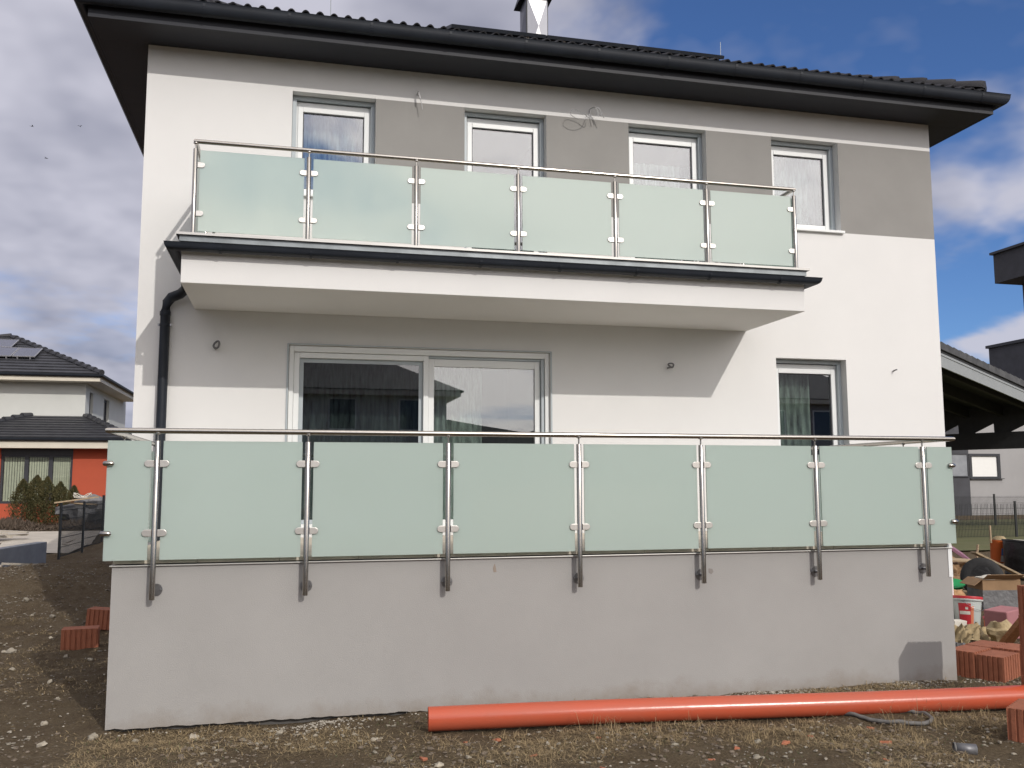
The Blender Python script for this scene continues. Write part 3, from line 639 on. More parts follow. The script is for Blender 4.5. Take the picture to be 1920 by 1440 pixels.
# balcony railing
YQ = 1.406
br = thing('balcony_railing', (4.6, YQ, 2.92), 'steel railing with frosted glass round the upper balcony', 'railing')
QX = [1.4443+1.0494*i for i in range(7)]; QZ = 3.832
MB().sweep([(QX[0], F-.004), (QX[0], YQ), (QX[-1], YQ), (QX[-1], F-.004)], roundprof(.0212, QZ, 16)).build('handrail', STEEL, br, smooth=40)
for i, x in enumerate(QX):
    p = post(br, x, YQ, 2.921, 3.76, QZ)
    MB().lathe([(.045, 2.9205), (.045, 2.929), (.022, 2.934)], TR(x, YQ, 0), 16).build('base_ring', STEEL, p, smooth=40)
    for z in (3.60, 3.13):
        for s in (-1, 1):
            if (i == 0 and s < 0) or (i == 6 and s > 0): continue
            dclamp(x+s*.021, YQ, z, s, w_=.068).build('glass_clamp', SATIN, p, bevel=.003)
for i in range(6): panel(br, QX[i]+.043, QX[i+1]-.043, YQ, 2.962, 3.748)
for x in (QX[0], QX[-1]):
    panel_side(br, x, YQ+.05, F-.12, 2.962, 3.748)
    post(br, x, F-.07, 2.931, 3.76, QZ)
for x in (1.62, 6.62): MB().tube([(x, YQ+.14, 2.931), (x, YQ+.14, 3.02)], .013, 10).build('drain_stub', STEEL, br, smooth=40)

# ------------------------------------------------------------------ things on the ground in front
def blob_mesh(r, seed, nu=9, nv=6, amp=.35, flat=.7):
    m = MB(); vs = []
    for j in range(1, nv):
        ph = math.pi*j/nv
        for i in range(nu):
            th = 2*math.pi*i/nu; d = Vector((math.sin(ph)*math.cos(th), math.sin(ph)*math.sin(th), math.cos(ph)))
            k = 1+amp*mnoise.noise(d*1.6+Vector((seed*3.1, seed, 0)))*1.6; vs.append((d.x*r*k, d.y*r*k, d.z*r*k*flat))
    vs += [(0, 0, r*flat), (0, 0, -r*flat)]; n = len(vs); fs = []
    for j in range(nv-2):
        for i in range(nu): fs.append((j*nu+i, (j+1)*nu+i, (j+1)*nu+(i+1) % nu, j*nu+(i+1) % nu))
    for i in range(nu): fs += [(n-2, i, (i+1) % nu), (n-1, (nv-2)*nu+(i+1) % nu, (nv-2)*nu+i)]
    return m.add(vs, fs)
pa, pb_ = Vector((3.40, -.60, 0)), Vector((8.17, -1.068, 0)); pd = (pb_-pa).normalized(); PR = .0865
pipe = thing('drain_pipe', (3.40, -.60, -1.2), 'long orange plastic drain pipe lying on the ground before the terrace wall', 'pipe')
def pz(t): 
    q = pa+pd*t; return Vector((q.x, q.y, -1.193+PR+.006*math.sin(t*1.3)))
LP = (pb_-pa).length; npip = 24
P = [pz(LP*k/npip) for k in range(npip+1)]
MB().tube(P, PR, 36, caps=False).build('pipe_wall', PIPE, pipe, smooth=60)
q = MB(); q.tube(P, PR-.005, 36, caps=False); q.f = [f[::-1] for f in q.f]; q.build('pipe_bore', PIPEIN, pipe, smooth=60)
q = MB()
for e_ in (P[0], P[-1]):
    n_ = 36; side_ = Vector((-pd.y, pd.x, 0)); vs = [e_+(side_*math.cos(2*math.pi*i/n_)+Vector((0, 0, 1))*math.sin(2*math.pi*i/n_))*r_ for r_ in (PR-.005, PR) for i in range(n_)]
    q.add(vs, [(i, (i+1) % n_, n_+(i+1) % n_, n_+i) for i in range(n_)])
q.build('pipe_rim', PIPE, pipe)
hp = [(6.55, -.90, -1.17), (6.592, -.978, -1.185), (6.702, -1.154, -1.185), (6.874, -1.292, -1.187), (7.018, -1.313, -1.185), (7.13, -1.24, -1.183), (7.165, -1.13, -1.183), (7.12, -1.03, -1.18), (7.02, -.98, -1.178)]
Q = []
for i in range(len(hp)-1):
    p0, p1, p2, p3 = [Vector(hp[k]) for k in (max(0, i-1), i, i+1, min(len(hp)-1, i+2))]
    for k in range(6):
        t = k/6; Q.append(.5*((2*p1)+(p2-p0)*t+(2*p0-5*p1+4*p2-p3)*t*t+(3*p1-p0-3*p2+p3)*t**3))
Q = [Vector((v_.x, v_.y, max(v_.z, H(v_.x, v_.y)+.015))) for v_ in Q]
tag(MB().tube(Q, .0155, 10).build('hose', HOSE, smooth=60), 'grey hose curling out from under the orange pipe', 'hose')
# small grey tube end
can = thing('tube_end', (6.80, -1.99, -1.2), 'short grey metal tube end lying in the dirt at lower right', 'tube')
zt_ = H(6.8, -1.99)
MB().tube([(6.74, -1.97, zt_+.032), (6.86, -2.02, zt_+.028)], .034, 14, caps=False).build('tube_wall', M('dull_metal', (.16, .16, .17), .45, .4, var=.3), can, smooth=60, solid=.003)
q = MB().tube([(6.73, -1.965, zt_+.032), (6.742, -1.971, zt_+.032)], .038, 14, caps=False); q.build('tube_collar', HOSE, can, smooth=60, solid=.003)

# hollow clay blocks
def block_mesh(lx=.375, ly=.25, h=.238, ng=7):
    t = MB(); pts = []
    for k in range(ng):                                     # grooved long sides
        x0 = -lx/2+lx*k/ng; w_ = lx/ng
        pts += [(x0+.004, 0), (x0+w_*.72, 0), (x0+w_*.76, .012), (x0+w_*.98, .012)]
    front = [(x, -ly/2+d) for x, d in pts]; back = [(x, ly/2-d) for x, d in reversed(pts)]
    nn = 5; ptsy = []
    for k in range(nn):
        y0 = -ly/2+.014+(ly-.028)*k/nn; w_ = (ly-.028)/nn
        ptsy += [(y0+.003, 0), (y0+w_*.7, 0), (y0+w_*.74, .009), (y0+w_*.97, .009)]
    right = [(lx/2-d, y) for y, d in ptsy]; left = [(-lx/2+d, y) for y, d in reversed(ptsy)]
    outl = front+right+back+left; n = len(outl)
    t.add([(x, y, z) for z in (0, h) for x, y in outl], [(i, (i+1) % n, n+(i+1) % n, n+i) for i in range(n)]+[tuple(range(n, 2*n)), tuple(range(n-1, -1, -1))])
    return t
blk0 = None
def block(x, y, z, rz, label, rx=0, ry=0, group='hollow clay building blocks', sc=None):
    global blk0
    if blk0 is None: blk0 = block_mesh().build('clay_block', CLAY); o = blk0
    else: o = blk0.copy(); COL.objects.link(o)
    o.location = (x, y, z); o.rotation_euler = (rx, ry, rz)
    if sc: o.scale = sc
    tag(o, label, 'clay block', group); return o
block(.16, 3.82, H(.16, 3.82)-.012, R(6), 'nearer of two grooved clay blocks in the shade left of the terrace')
block(.18, 5.05, H(.18, 5.05)+.0, R(-8), 'farther grooved clay block half hidden behind the terrace corner', ry=R(4))
a27 = R(27)
ca, sa = math.cos(a27), math.sin(a27)
def loc27(u, v_): return (8.705+ca*u-sa*v_, -.215+sa*u+ca*v_)
for i, (u, v_, lab) in enumerate(((.1875, .128, 'near clay block of the pair beside the right terrace corner'), (.1875, .385, 'rear clay block of the pair beside the right terrace corner'), (.575, .128, 'clay block with a sunlit grooved end at the right frame edge'), (.575, .385, 'rearmost clay block at the right frame edge behind the sunlit one'))):
    x, y = loc27(u, v_); block(x, y, H(x, y)-.01, a27, lab)
for i in range(4):                                          # the pillar of blocks at the frame edge
    block(8.20+.1875+.006*i, -1.085, -1.205+.2395*i, R(.6-i*1.1), 'clay block in the pillar at the right frame edge, %s course' % ('bottom', 'second', 'third', 'top')[i])
x, y = 7.217+.27, -1.876+.03
block(x, y, H(x, y)-.015, a27+R(8), 'clay block lying alone at the lower right frame edge')

# stones, shards
def scatter_things(mesh_objs, name, spots, label, cat, group):
    for k, (x, y, s_) in enumerate(spots):
        b0 = mesh_objs[k % len(mesh_objs)]
        if b0.name not in used: used.add(b0.name); o = b0
        else: o = b0.copy(); COL.objects.link(o)
        o.location = (x, y, H(x, y)+.006*s_); s_ *= (.62 if cat == 'stone' else .95); o.scale = (s_, s_*random.uniform(.7, 1.1), s_*random.uniform(.6, 1)); o.rotation_euler = (random.uniform(-.3, .3), random.uniform(-.3, .3), random.uniform(0, 6))
        tag(o, label, cat, group)
used = set()
sts = [blob_mesh(.05, k).build('stone', STONE, smooth=50) for k in range(4)]
spots = [(-.578, 5.79, 1.3), (-.46, 3.53, 2.0), (-.55, 3.6, 1.1), (.15, 3.2, 1.0), (.42, 3.05, 1.1), (-.3, 4.5, .9), (-.9, 6.1, 1.0), (-1.3, 7.4, 1.4), (-.2, 2.6, .8), (.5, 1.3, .8), (.3, 1.9, .9),
         (1.05, -.12, 1.2), (1.35, -.2, 1.0), (1.75, -.22, 1.1), (.75, -.25, 1.2), (.62, .35, .9), (3.0, -.75, .9), (3.05, -1.25, 1.1), (3.35, -1.42, 1.0), (5.0, -1.35, .9), (2.35, -.35, 1.0), (2.6, -.5, .7), (5.6, -1.4, .8), (5.4, -1.75, .9)]
scatter_things(sts, 'stone', spots, 'pale stone on the bare earth', 'stone', 'pale stones on the bare earth')
SHARD = M('brick_shard', (.36, .13, .07), .9, var=.25, scale=20, rnd=.6)
def shard(seed):
    r_ = random.Random(seed); pts = [(.05*r_.uniform(.6, 1.2)*math.cos(a_), .05*r_.uniform(.6, 1.2)*math.sin(a_)) for a_ in sorted(r_.uniform(0, 6.28) for _ in range(6))]
    return MB().prism(pts, -.012, .012, M=Matrix.Rotation(math.pi/2, 4, 'X'))
shs = [shard(k).build('brick_shard', SHARD, bevel=.003) for k in (3, 5, 8)]
spots = [(3.86, -.92, 1.1), (3.62, -.95, .7), (3.25, -1.32, .8), (4.0, -1.32, .9), (4.55, -1.05, .6), (5.75, -1.5, .9), (6.05, -1.35, .8), (5.1, -1.7, .9), (5.35, -1.55, .7), (6.45, -1.62, 1.0), (6.2, -2.0, .9), (5.0, -2.0, 1.0), (6.62, -1.22, .7), (5.55, -2.15, 1.0), (4.35, -1.75, .8)]
scatter_things(shs, 'brick_shard', spots, 'broken red brick shard in the dirt before the orange pipe', 'shard', 'red brick shards in the dirt')

# gravel, straw and weeds: uncountable
def inst_mesh(base_v, base_f, places):
    bv = np.array(base_v); nv_ = len(bv); V = []; Fc = []
    for k, (x, y, z, s_, a_, fl) in enumerate(places):
        c_, s2 = math.cos(a_), math.sin(a_); v_ = bv*[s_, s_, s_*fl]
        V.append(np.stack([v_[:, 0]*c_-v_[:, 1]*s2+x, v_[:, 0]*s2+v_[:, 1]*c_+y, v_[:, 2]+z], 1)); Fc += [tuple(i+k*nv_ for i in f) for f in base_f]
    m = MB(); m.v = [tuple(p) for p in np.concatenate(V)]; m.f = Fc; m.m = [0]*len(Fc); return m
def inside(x, y): return (1.05 < x < 8.45 and y > -.02) or (x > .7 and y > 2.6 and x < 10.6)
def nearpipe(x, y): return 3.3 < x < 8.3 and abs(y+.60+(x-3.4)*.0982) < .11
for gi, (mt, cnt, smin, smax) in enumerate(((STONE, 3800, .005, .018), (M('dark_gravel', (.15, .12, .09), .9, var=.4, scale=30), 5200, .006, .022), (M('mortar_crumbs', (.36, .33, .28), .9, var=.2, scale=30), 2600, .004, .013))):
    b0 = blob_mesh(1, gi+11, 6, 4, .5, .65); pl = []
    while len(pl) < cnt:
        if gi == 2:
            if random.random() < .45: x, y = random.uniform(1, 8.6), -abs(random.gauss(.02, .12))
            else: x, y = random.uniform(-3, 9), random.uniform(-2.6, 9)
        else:
            q_ = random.random()
            if q_ < .45: x, y = random.uniform(.2, 9.2), random.uniform(-2.6, 0)
            elif q_ < .70: x, y = random.uniform(-3.2, 1.1), random.uniform(-1, 11)
            elif q_ < .88: x, y = random.gauss(-1.3, .9), random.gauss(8.6, 1.7)
            else: x, y = random.uniform(8.3, 12.5), random.uniform(-1.6, 5)
        if inside(x, y) or nearpipe(x, y): continue
        if mnoise.noise(Vector((x*1.3, y*1.3, gi))) < random.uniform(-.2, .38): continue
        s_ = smin+(smax-smin)*random.random()**2.5; pl.append((x, y, H(x, y)+s_*.25, s_, random.uniform(0, 6), random.uniform(.5, 1)))
    tag(inst_mesh(b0.v, b0.f, pl).build('gravel', mt), ('pale gravel scattered over the earth', 'dark gravel scattered over the earth', 'mortar crumbs along the wall foot')[gi], 'gravel', kind='stuff')
def blades(cnt, mt, name, lab, hmin, hmax, wd, dens, spread, region, lift=1.0):
    m = MB(); k = 0
    while k < cnt:
        x, y = region()
        if inside(x, y) or nearpipe(x, y): continue
        if mnoise.noise(Vector((x*.9, y*1.4, dens))) + .5*mnoise.noise(Vector((x*3.1, y*3.1, dens))) < random.uniform(-.25, .3): continue
        k += 1
        for b in range(random.randint(5, 12)):
            bx, by = x+random.gauss(0, .045), y+random.gauss(0, .045); z = H(bx, by)-.004; a_ = random.uniform(0, 6.28); h_ = random.uniform(hmin, hmax); ln = random.uniform(.3, spread)*h_
            dx, dy = math.cos(a_), math.sin(a_); w_ = wd*random.uniform(.7, 1.3); px, py = -dy*w_, dx*w_
            hz = h_*random.uniform(.08, .5)*(lift if random.random() > .12 else 1.9)
            p1 = (bx+dx*ln*.45, by+dy*ln*.45, z+hz*.75); p2 = (bx+dx*ln, by+dy*ln, z+hz*random.uniform(.6, 1))
            m.add([(bx-px, by-py, z), (bx+px, by+py, z), (p1[0]+px*.8, p1[1]+py*.8, p1[2]), (p1[0]-px*.8, p1[1]-py*.8, p1[2]), p2], ((0, 1, 2, 3), (3, 2, 4)))
    tag(m.build(name, mt), lab, 'grass', kind='stuff')
STRAW = M('dry_straw', (.36, .275, .15), .9, var=.35, scale=14, col2=(.20, .145, .08)); GREENG = M('dull_grass', (.07, .08, .03), .9, var=.3, scale=9)
blades(6500, STRAW, 'dry_grass', 'dry straw coloured grass in front of the terrace', .02, .07, .0018, 4.0, 2.6, lambda: (random.uniform(1.0, 9.0), random.uniform(-2.7, -.02)))
blades(2600, STRAW, 'dry_grass', 'dry straw coloured grass left of the terrace', .015, .05, .003, 7.0, 2.4, lambda: (random.uniform(-3, 1.1), random.uniform(-1.2, 6)))
blades(420, GREENG, 'green_weeds', 'small dull green weeds in the dirt', .015, .05, .0026, 9.0, 1.4, lambda: (random.uniform(-1, 8.6), random.uniform(-2.6, -.1)))
blades(60, STRAW, 'tall_straw', 'thin tall straws standing by the orange pipe', .09, .2, .0013, 1.0, .7, lambda: (random.uniform(3.8, 7.8), random.uniform(-1.5, -.72)), 2.0)

# ------------------------------------------------------------------ debris right of the terrace
def T3(x, y, z, rz=0, rx=0, ry=0): return TR(x, y, z, R(rz), R(rx), R(ry))
bk = thing('paint_bucket', (10.6, 2.5, -1.2), 'white plastic bucket with red lid and red label beside the terrace', 'bucket')
TB = T3(10.59, 2.5, -1.20, 20, -3, 7)
MB().lathe([(.128, 0), (.135, .01), (.165, .34), (.172, .345), (.172, .36), (.165, .36)], TB, 32).build('bucket_body', BUCK, bk, smooth=40)
MB().lathe([(.178, .352), (.182, .365), (.178, .388), (.165, .39), (.15, .378), (0, .378)], TB, 32).build('lid', BRED, bk, smooth=40)
MB().lathe([(.181, .335), (.184, .345), (.184, .353), (.178, .356)], TB, 32).build('rim', BUCK, bk, smooth=40)
def label_patch(parent, T, a0, a1, z0, z1, r0_, r1_, off, mt, name, lab=None):
    m = MB(); n = 8
    for k in range(n+1):
        an = a0+(a1-a0)*k/n
        for z, r_ in ((z0, r0_), (z1, r1_)): m.v.append(tuple(T @ Vector(((r_+off)*math.cos(an), (r_+off)*math.sin(an), z))))
    m.f = [(2*k, 2*k+2, 2*k+3, 2*k+1) for k in range(n)]; m.m = [0]*n; return m.build(name, mt, parent, smooth=60, label=lab)
rad = lambda z: .135+(z-.01)*(.030/.33)
c0_ = R(-20-132)
lb = label_patch(bk, TB, c0_-.62, c0_+.30, .05, .30, rad(.05), rad(.30), .0015, BRED, 'label')
label_patch(bk, TB, c0_+.30, c0_+.52, .05, .27, rad(.05), rad(.27), .0016, BORA, 'label_strip')
label_patch(bk, TB, c0_-.55, c0_+.26, .165, .205, rad(.165), rad(.205), .0026, FOAMW, 'label_band')
label_patch(bk, TB, c0_-.10, c0_+.10, .225, .255, rad(.225), rad(.255), .0026, FOAMW, 'label_mark')
q = MB().tube([TB @ Vector((.186*math.cos(t), .186*math.sin(t), .335-.11*math.sin((t-R(-170))/R(150)*math.pi))) for t in [R(-170+150*k/12) for k in range(13)]], .003, 6); q.build('handle', STEELD, bk, smooth=60)

ty = thing('tyre', (12.3, 4.2, -1.06), 'old black tyre standing in the rubble behind the bucket', 'tyre')
TT = T3(12.33, 4.25, -.80, -38, 80, 0)
MB().lathe([(.165, -.10), (.20, -.105), (.26, -.095), (.288, -.07), (.293, 0), (.288, .07), (.26, .095), (.20, .105), (.165, .10)], TT, 40).build('tyre_rubber', RUBBER, ty, smooth=40)
MB().lathe([(.17, -.095), (.178, -.10), (.165, -.085), (.15, -.04), (.145, .02), (.06, .03), (.05, .02), (0, .02)], TT, 32).build('rim', RIM, ty, smooth=40)
MB().lathe([(.178, .10), (.170, .10), (.16, .085), (.15, .05), (.08, .035), (0, .035)], TT, 32).build('rim_disc', RIM, ty, smooth=40)

bt_ = thing('black_tub', (14.2, 5.7, -1.05), 'large black plastic tub at the right edge of the rubble', 'tub')
TBt = T3(14.45, 5.75, -1.05, 0, 0, 6) @ Matrix.Scale(.92, 4)
MB().lathe([(.30, 0), (.32, .02), (.38, .68), (.40, .69), (.40, .72), (.36, .72), (.33, .1), (0, .09)], TBt, 28).build('tub_wall', BLACKP, bt_, smooth=40)
MB().lathe([(.355, .66), (.2, .73), (0, .74)], TBt, 20).build('tub_contents', FOAMW, bt_, smooth=60)

ob = thing('orange_bucket', (14.35, 6.3, -1.05), 'orange bucket with a blue label and a stick, before the wire fence', 'bucket')
TO = T3(14.40, 6.3, -1.0, 0, 0, 6)
MB().lathe([(.11, .2), (.115, .21), (.135, .56), (.142, .57), (.142, .59), (.13, .59), (.12, .5), (0, .5)], TO, 26).build('bucket_body', ORANGE, ob, smooth=40)
label_patch(ob, TO, R(-110), R(-35), .34, .46, .122, .130, .004, BLUE, 'label')
label_patch(ob, TO, R(-112), R(-30), .23, .335, .114, .121, .004, BUCK, 'label_panel')
q = blob_mesh(.12, 4, 10, 6, .3, .6); q.v = [tuple(TO @ (Vector(v_)+Vector((.01, 0, .60)))) for v_ in q.v]; q.build('bucket_contents', SACK, ob, smooth=50)
q = MB(); q.box(-.012, .012, -.012, .012, .55, .85, M=TO @ Matrix.Rotation(R(-6), 4, 'Y') @ Matrix.Translation((-.10, 0, 0))); q.build('stick', WOOD, ob)
# support under far pile
def slab(name, T, lx, ly, lz, mt, label, cat, group=None, bev=.004):
    q = MB(); q.box(-lx/2, lx/2, -ly/2, ly/2, -lz/2, lz/2, M=T); return tag(q.build(name, mt, bevel=bev), label, cat, group)
slab('foam_board', T3(13.42, 6.1, -.56, 10, -62, 28), .62, .05, .34, PURPLE, 'purple foam board leaning in the rubble right of the terrace corner', 'foam board')
slab('wood_plank', T3(13.30, 5.0, -.70, 2, 0, 24.0), 1.05, .12, .03, WOOD, 'long plank slanting across the tyre in the rubble', 'plank')
slab('wood_plank', T3(13.05, 5.5, -.66, -8, 10, 4), .9, .14, .03, WOOD, 'short plank lying flat above the crumpled cardboard', 'plank')
slab('wood_stake', T3(13.75, 6.0, -.62, 0, 4, 6), .03, .03, .34, WOOD, 'small wooden stake standing upright in the rubble', 'stake')
def crumple(name, T, lx, ly, amp, mt, label, cat, seed, n=9, thick=.006):
    m = MB()
    for j in range(n+1):
        for i in range(n+1):
            u, v_ = i/n-.5, j/n-.5; z = amp*mnoise.fractal(Vector((u*3+seed, v_*3, seed)), .8, 2, 3); m.v.append(tuple(T @ Vector((u*lx, v_*ly, z))))
    m.f = [(j*(n+1)+i, j*(n+1)+i+1, (j+1)*(n+1)+i+1, (j+1)*(n+1)+i) for j in range(n) for i in range(n)]; m.m = [0]*len(m.f)
    return tag(m.build(name, mt, smooth=35, solid=thick), label, cat)
crumple('cardboard_sheet', T3(13.0, 5.5, -.84, 8, 62, 0), .55, .36, .12, CARD, 'crumpled cardboard sheet left of the tyre', 'cardboard', 3)
crumple('cardboard_sheet', T3(13.15, 5.75, -.74, -10, 20, 5), .5, .4, .10, CARD, 'torn flat cardboard under the purple foam board', 'cardboard', 6)
crumple('cardboard_flap', T3(11.27, 3.45, -.93, 10, 70, 0), .22, .16, .04, M('tan_card', (.45, .27, .14), .9), 'small tan cardboard flap sticking up behind the bucket', 'cardboard', 9)
gt = thing('green_tub', (11.7, 4.0, -1.1), 'green plastic tub half hidden behind the terrace corner', 'tub')
MB().lathe([(.10, 0), (.14, .24), (.155, .25), (.155, .265), (.14, .265), (.13, .2), (0, .2)], T3(11.66, 4.05, -1.08, 0, 14, -12), 24).build('tub_wall', GREENP, gt, smooth=40)
MB().lathe([(.156, .24), (.162, .25), (.162, .262), (.156, .268)], T3(11.66, 4.05, -1.08, 0, 14, -12), 24).build('rim', GREENP, gt, smooth=40)
# cardboard box with film
bx = thing('cardboard_box', (11.8, 3.35, -1.1), 'open cardboard box wrapped in grey film right of the red lidded bucket', 'box')
TX = T3(11.80, 3.42, -1.09, -12)
q = MB(); q.box(-.26, .26, -.2, -.19, .0, .38, M=TX); q.box(-.26, .26, .19, .2, .0, .38, M=TX); q.box(-.26, -.25, -.1895, .1895, 0, .38, M=TX); q.box(.25, .26, -.1895, .1895, 0, .38, M=TX); q.box(-.2495, .2495, -.1895, .1895, 0, .01, M=TX); q.build('box_wall', CARD, bx)
q = MB(); q.box(-.268, .268, -.208, -.2015, -.01, .24, M=TX); q.box(-.268, -.2615, -.2, .2, -.01, .24, M=TX); q.build('film_wrap', GREYFILM, bx)
q = MB(); q.box(-.25, .25, -.15, .0, -.003, .003, M=TX @ Matrix.Translation((0, -.19, .385)) @ Matrix.Rotation(R(-28), 4, 'X')); q.build('flap', CARD, bx)
q = MB(); q.box(-.15, .0, -.19, .19, -.003, .003, M=TX @ Matrix.Translation((-.25, 0, .385)) @ Matrix.Rotation(R(-35), 4, 'Y')); q.build('flap', CARD, bx)
q = blob_mesh(.12, 8, 10, 6, .4, .5); q.v = [tuple(TX @ (Vector(v_)+Vector((-.1, .02, .36)))) for v_ in q.v]; q.build('box_contents', FOAMW, bx, smooth=50)
slab('foam_block', T3(10.50, 1.78, -1.03, 18, 0, -4), .36, .28, .33, PINK, 'pink foam block with a pale top before the cardboard box', 'foam block', bev=.012)
rp = thing('red_pot', (10.5, 2.0, -1.2), 'small red plastic pot between the bucket and the pink foam block', 'pot')
MB().lathe([(.05, 0), (.075, .17), (.085, .175), (.085, .195), (.07, .19), (.06, .05), (0, .05)], T3(10.50, 2.05, -1.2, 0, 10, 5), 22).build('pot_wall', ORANGE, rp, smooth=40)
MB().lathe([(.086, .172), (.09, .178), (.09, .192), (.086, .197)], T3(10.50, 2.05, -1.2, 0, 10, 5), 22).build('rim', BRED, rp, smooth=40)
q = blob_mesh(.05, 5, 9, 6, .5, .6); q.v = [(v_[0]*.8+10.47, v_[1]+1.82, v_[2]*2.0-1.12) for v_ in q.v]; tag(q.build('blue_wrapper', BLUE, smooth=50), 'crumpled blue wrapper beside the red pot', 'wrapper')
crumple('sack', T3(9.75, 1.42, -1.10, 12, 18, 3), .62, .34, .22, SACK, 'torn tan paper sack lying behind the clay blocks', 'sack', 12, 14)
q = blob_mesh(.13, 15, 12, 8, .45, .9); q.v = [(v_[0]+9.96, v_[1]+1.25, v_[2]-1.05) for v_ in q.v]; tag(q.build('sack', SACK, smooth=50), 'crumpled bunched up tan sack against the reddish plank', 'sack')
slab('wood_plank', T3(9.86, .95, -1.0, 78, 0, 0) @ Matrix.Rotation(R(38), 4, 'Y'), .62, .11, .06, REDWOOD, 'reddish plank leaning on the pillar at the right frame edge', 'plank')
slab('foam_piece', T3(9.98, 1.95, -1.10, 15, 5, 4), .22, .10, .20, FOAMW, 'broken white foam piece at the foot of the terrace corner', 'foam')
q = blob_mesh(.10, 21, 12, 8, .5, 1.0); q.v = [(v_[0]*.9+8.86, v_[1]+.55, v_[2]*1.1-1.12) for v_ in q.v]; tag(q.build('plastic_sheet', GREYFILM, smooth=50), 'crumpled grey plastic sheet between terrace corner and clay blocks', 'plastic')
crumple('dark_sheet', T3(10.3, 2.25, -1.185, 5, 2, 0), .55, .3, .05, BLACKP, 'flat black plastic sheet under the bucket', 'plastic', 17)
for k, (x, y, rz, ln) in enumerate(((9.0, .05, 30, .3), (9.3, .55, -20, .35), (10.9, 3.0, 40, .5), (12.0, 5.0, 10, .9), (12.9, 5.2, -30, .8))):
    slab('wood_batten', T3(x, y, H(x, y)+.018, rz, 0, 3), ln, .05, .025, WOOD, ('thin batten beside the lit grooved clay block', 'thin batten behind the clay block pair', 'batten lying behind the bucket', 'long batten under the tyre', 'long batten under the cardboard')[k], 'batten', 'loose wood battens in the rubble')

# ------------------------------------------------------------------ neighbour on the left
nh = thing('neighbour_house', (-8, 26, -.7), 'house with red ground floor, white upper floor and dark hipped roofs at left', 'house')
q = MB()
def wall_open(q, x0, x1, z0, z1, y, ops):
    xs_ = sorted({x0, x1}|{v_ for o in ops for v_ in o[:2]}); zs_ = sorted({z0, z1}|{v_ for o in ops for v_ in o[2:]})
    for i in range(len(xs_)-1):
        for j in range(len(zs_)-1):
            mx__, mz__ = (xs_[i]+xs_[i+1])/2, (zs_[j]+zs_[j+1])/2
            if any(o[0] < mx__ < o[1] and o[2] < mz__ < o[3] for o in ops): continue
            q.quad((xs_[i], y, zs_[j]), (xs_[i+1], y, zs_[j]), (xs_[i+1], y, zs_[j+1]), (xs_[i], y, zs_[j+1]))
    for a, b, c, d in ops:
        e_ = y+.16; q.quad((a, y, c), (a, y, d), (a, e_, d), (a, e_, c)); q.quad((b, y, d), (b, y, c), (b, e_, c), (b, e_, d)); q.quad((a, y, d), (b, y, d), (b, e_, d), (a, e_, d)); q.quad((b, y, c), (a, y, c), (a, e_, c), (b, e_, c))
wall_open(q, -11, -3.0, -1.2, 1.86, 26, [(-6.92, -4.72, .0, 1.86)]); q.quad((-3.0, 26, -1.2), (-3.0, 28.5, -1.2), (-3.0, 28.5, 1.86), (-3.0, 26, 1.86)); q.build('red_wall', RED, nh, label='red plastered ground floor wall')
q = MB(); q.quad((-18, 28.5, -1.2), (-4.93, 28.5, -1.2), (-4.93, 28.5, 4.5), (-18, 28.5, 4.5))
SW = [(29.2, 29.85), (31.9, 33.0)]
ysw = [28.5, 29.2, 29.85, 31.9, 33.0, 36.9]; zsw = [-1.2, 2.95, 4.05, 4.5]
for i in range(5):
    for j in range(3):
        if i in (1, 3) and j == 1: continue
        q.quad((-4.93, ysw[i], zsw[j]), (-4.93, ysw[i+1], zsw[j]), (-4.93, ysw[i+1], zsw[j+1]), (-4.93, ysw[i], zsw[j+1]))
for y0, y1 in SW:
    for a, b in (((y0, 2.95), (y0, 4.05)), ((y1, 4.05), (y1, 2.95)), ((y0, 4.05), (y1, 4.05)), ((y1, 2.95), (y0, 2.95))):
        q.quad((-4.93, *a), (-4.93, *b), (-5.1, *b), (-5.1, *a))
q.build('white_wall', LWALL, nh)
for y0, y1 in SW:
    q = MB(); q.box(-5.09, -5.03, y0, y0+.07, 2.95, 4.05); q.box(-5.09, -5.03, y1-.07, y1, 2.95, 4.05); q.box(-5.089, -5.031, y0+.07, y1-.07, 3.98, 4.05); q.box(-5.089, -5.031, y0+.07, y1-.07, 2.95, 3.02); wn = q.build('window', DFRAME, nh)
    q = MB(); q.box(-5.07, -5.06, y0+.07, y1-.07, 3.02, 3.98); q.build('pane', PVM, wn); q = MB(); q.box(-5.03, -4.85, y0-.05, y1+.05, 2.90, 2.948); q.build('sill', DFRAME, wn)
q = MB(); q.box(-6.92, -4.72, 25.98, 26.12, 1.62, 1.855); lt = q.build('shutter_box', DFRAME, nh)
q = MB(); q.ring(-6.92, -4.72, .0, 1.62, .07, 26.05, 26.13)
for xm_ in (-6.15, -5.41): q.box(xm_-.06, xm_+.06, 26.05, 26.13, .0705, 1.5495)
bw = q.build('window', DFRAME, nh)
for x0, x1 in ((-6.85, -6.21), (-6.09, -5.47), (-5.35, -4.79)):
    q = MB(); q.box(x0, x1, 26.08, 26.09, .07, 1.55); q.build('pane', winglass(.0, (.95, .97, .95)), bw)
    q = MB(); n_ = 8
    for k in range(n_):
        xx = x0+(x1-x0)*(k+.5)/n_; q.box(-.032, .032, -.002, .002, .08, 1.54, M=TR(xx, 26.16, 0, R(28)))
    tag(q.build('blind_slats', BLIND, bw), kind='stuff')
q = MB(); q.quad((-7, 27.2, -.1), (-4.6, 27.2, -.1), (-4.6, 27.2, 1.7), (-7, 27.2, 1.7)); q.build('room_wall', DARKI, nh)
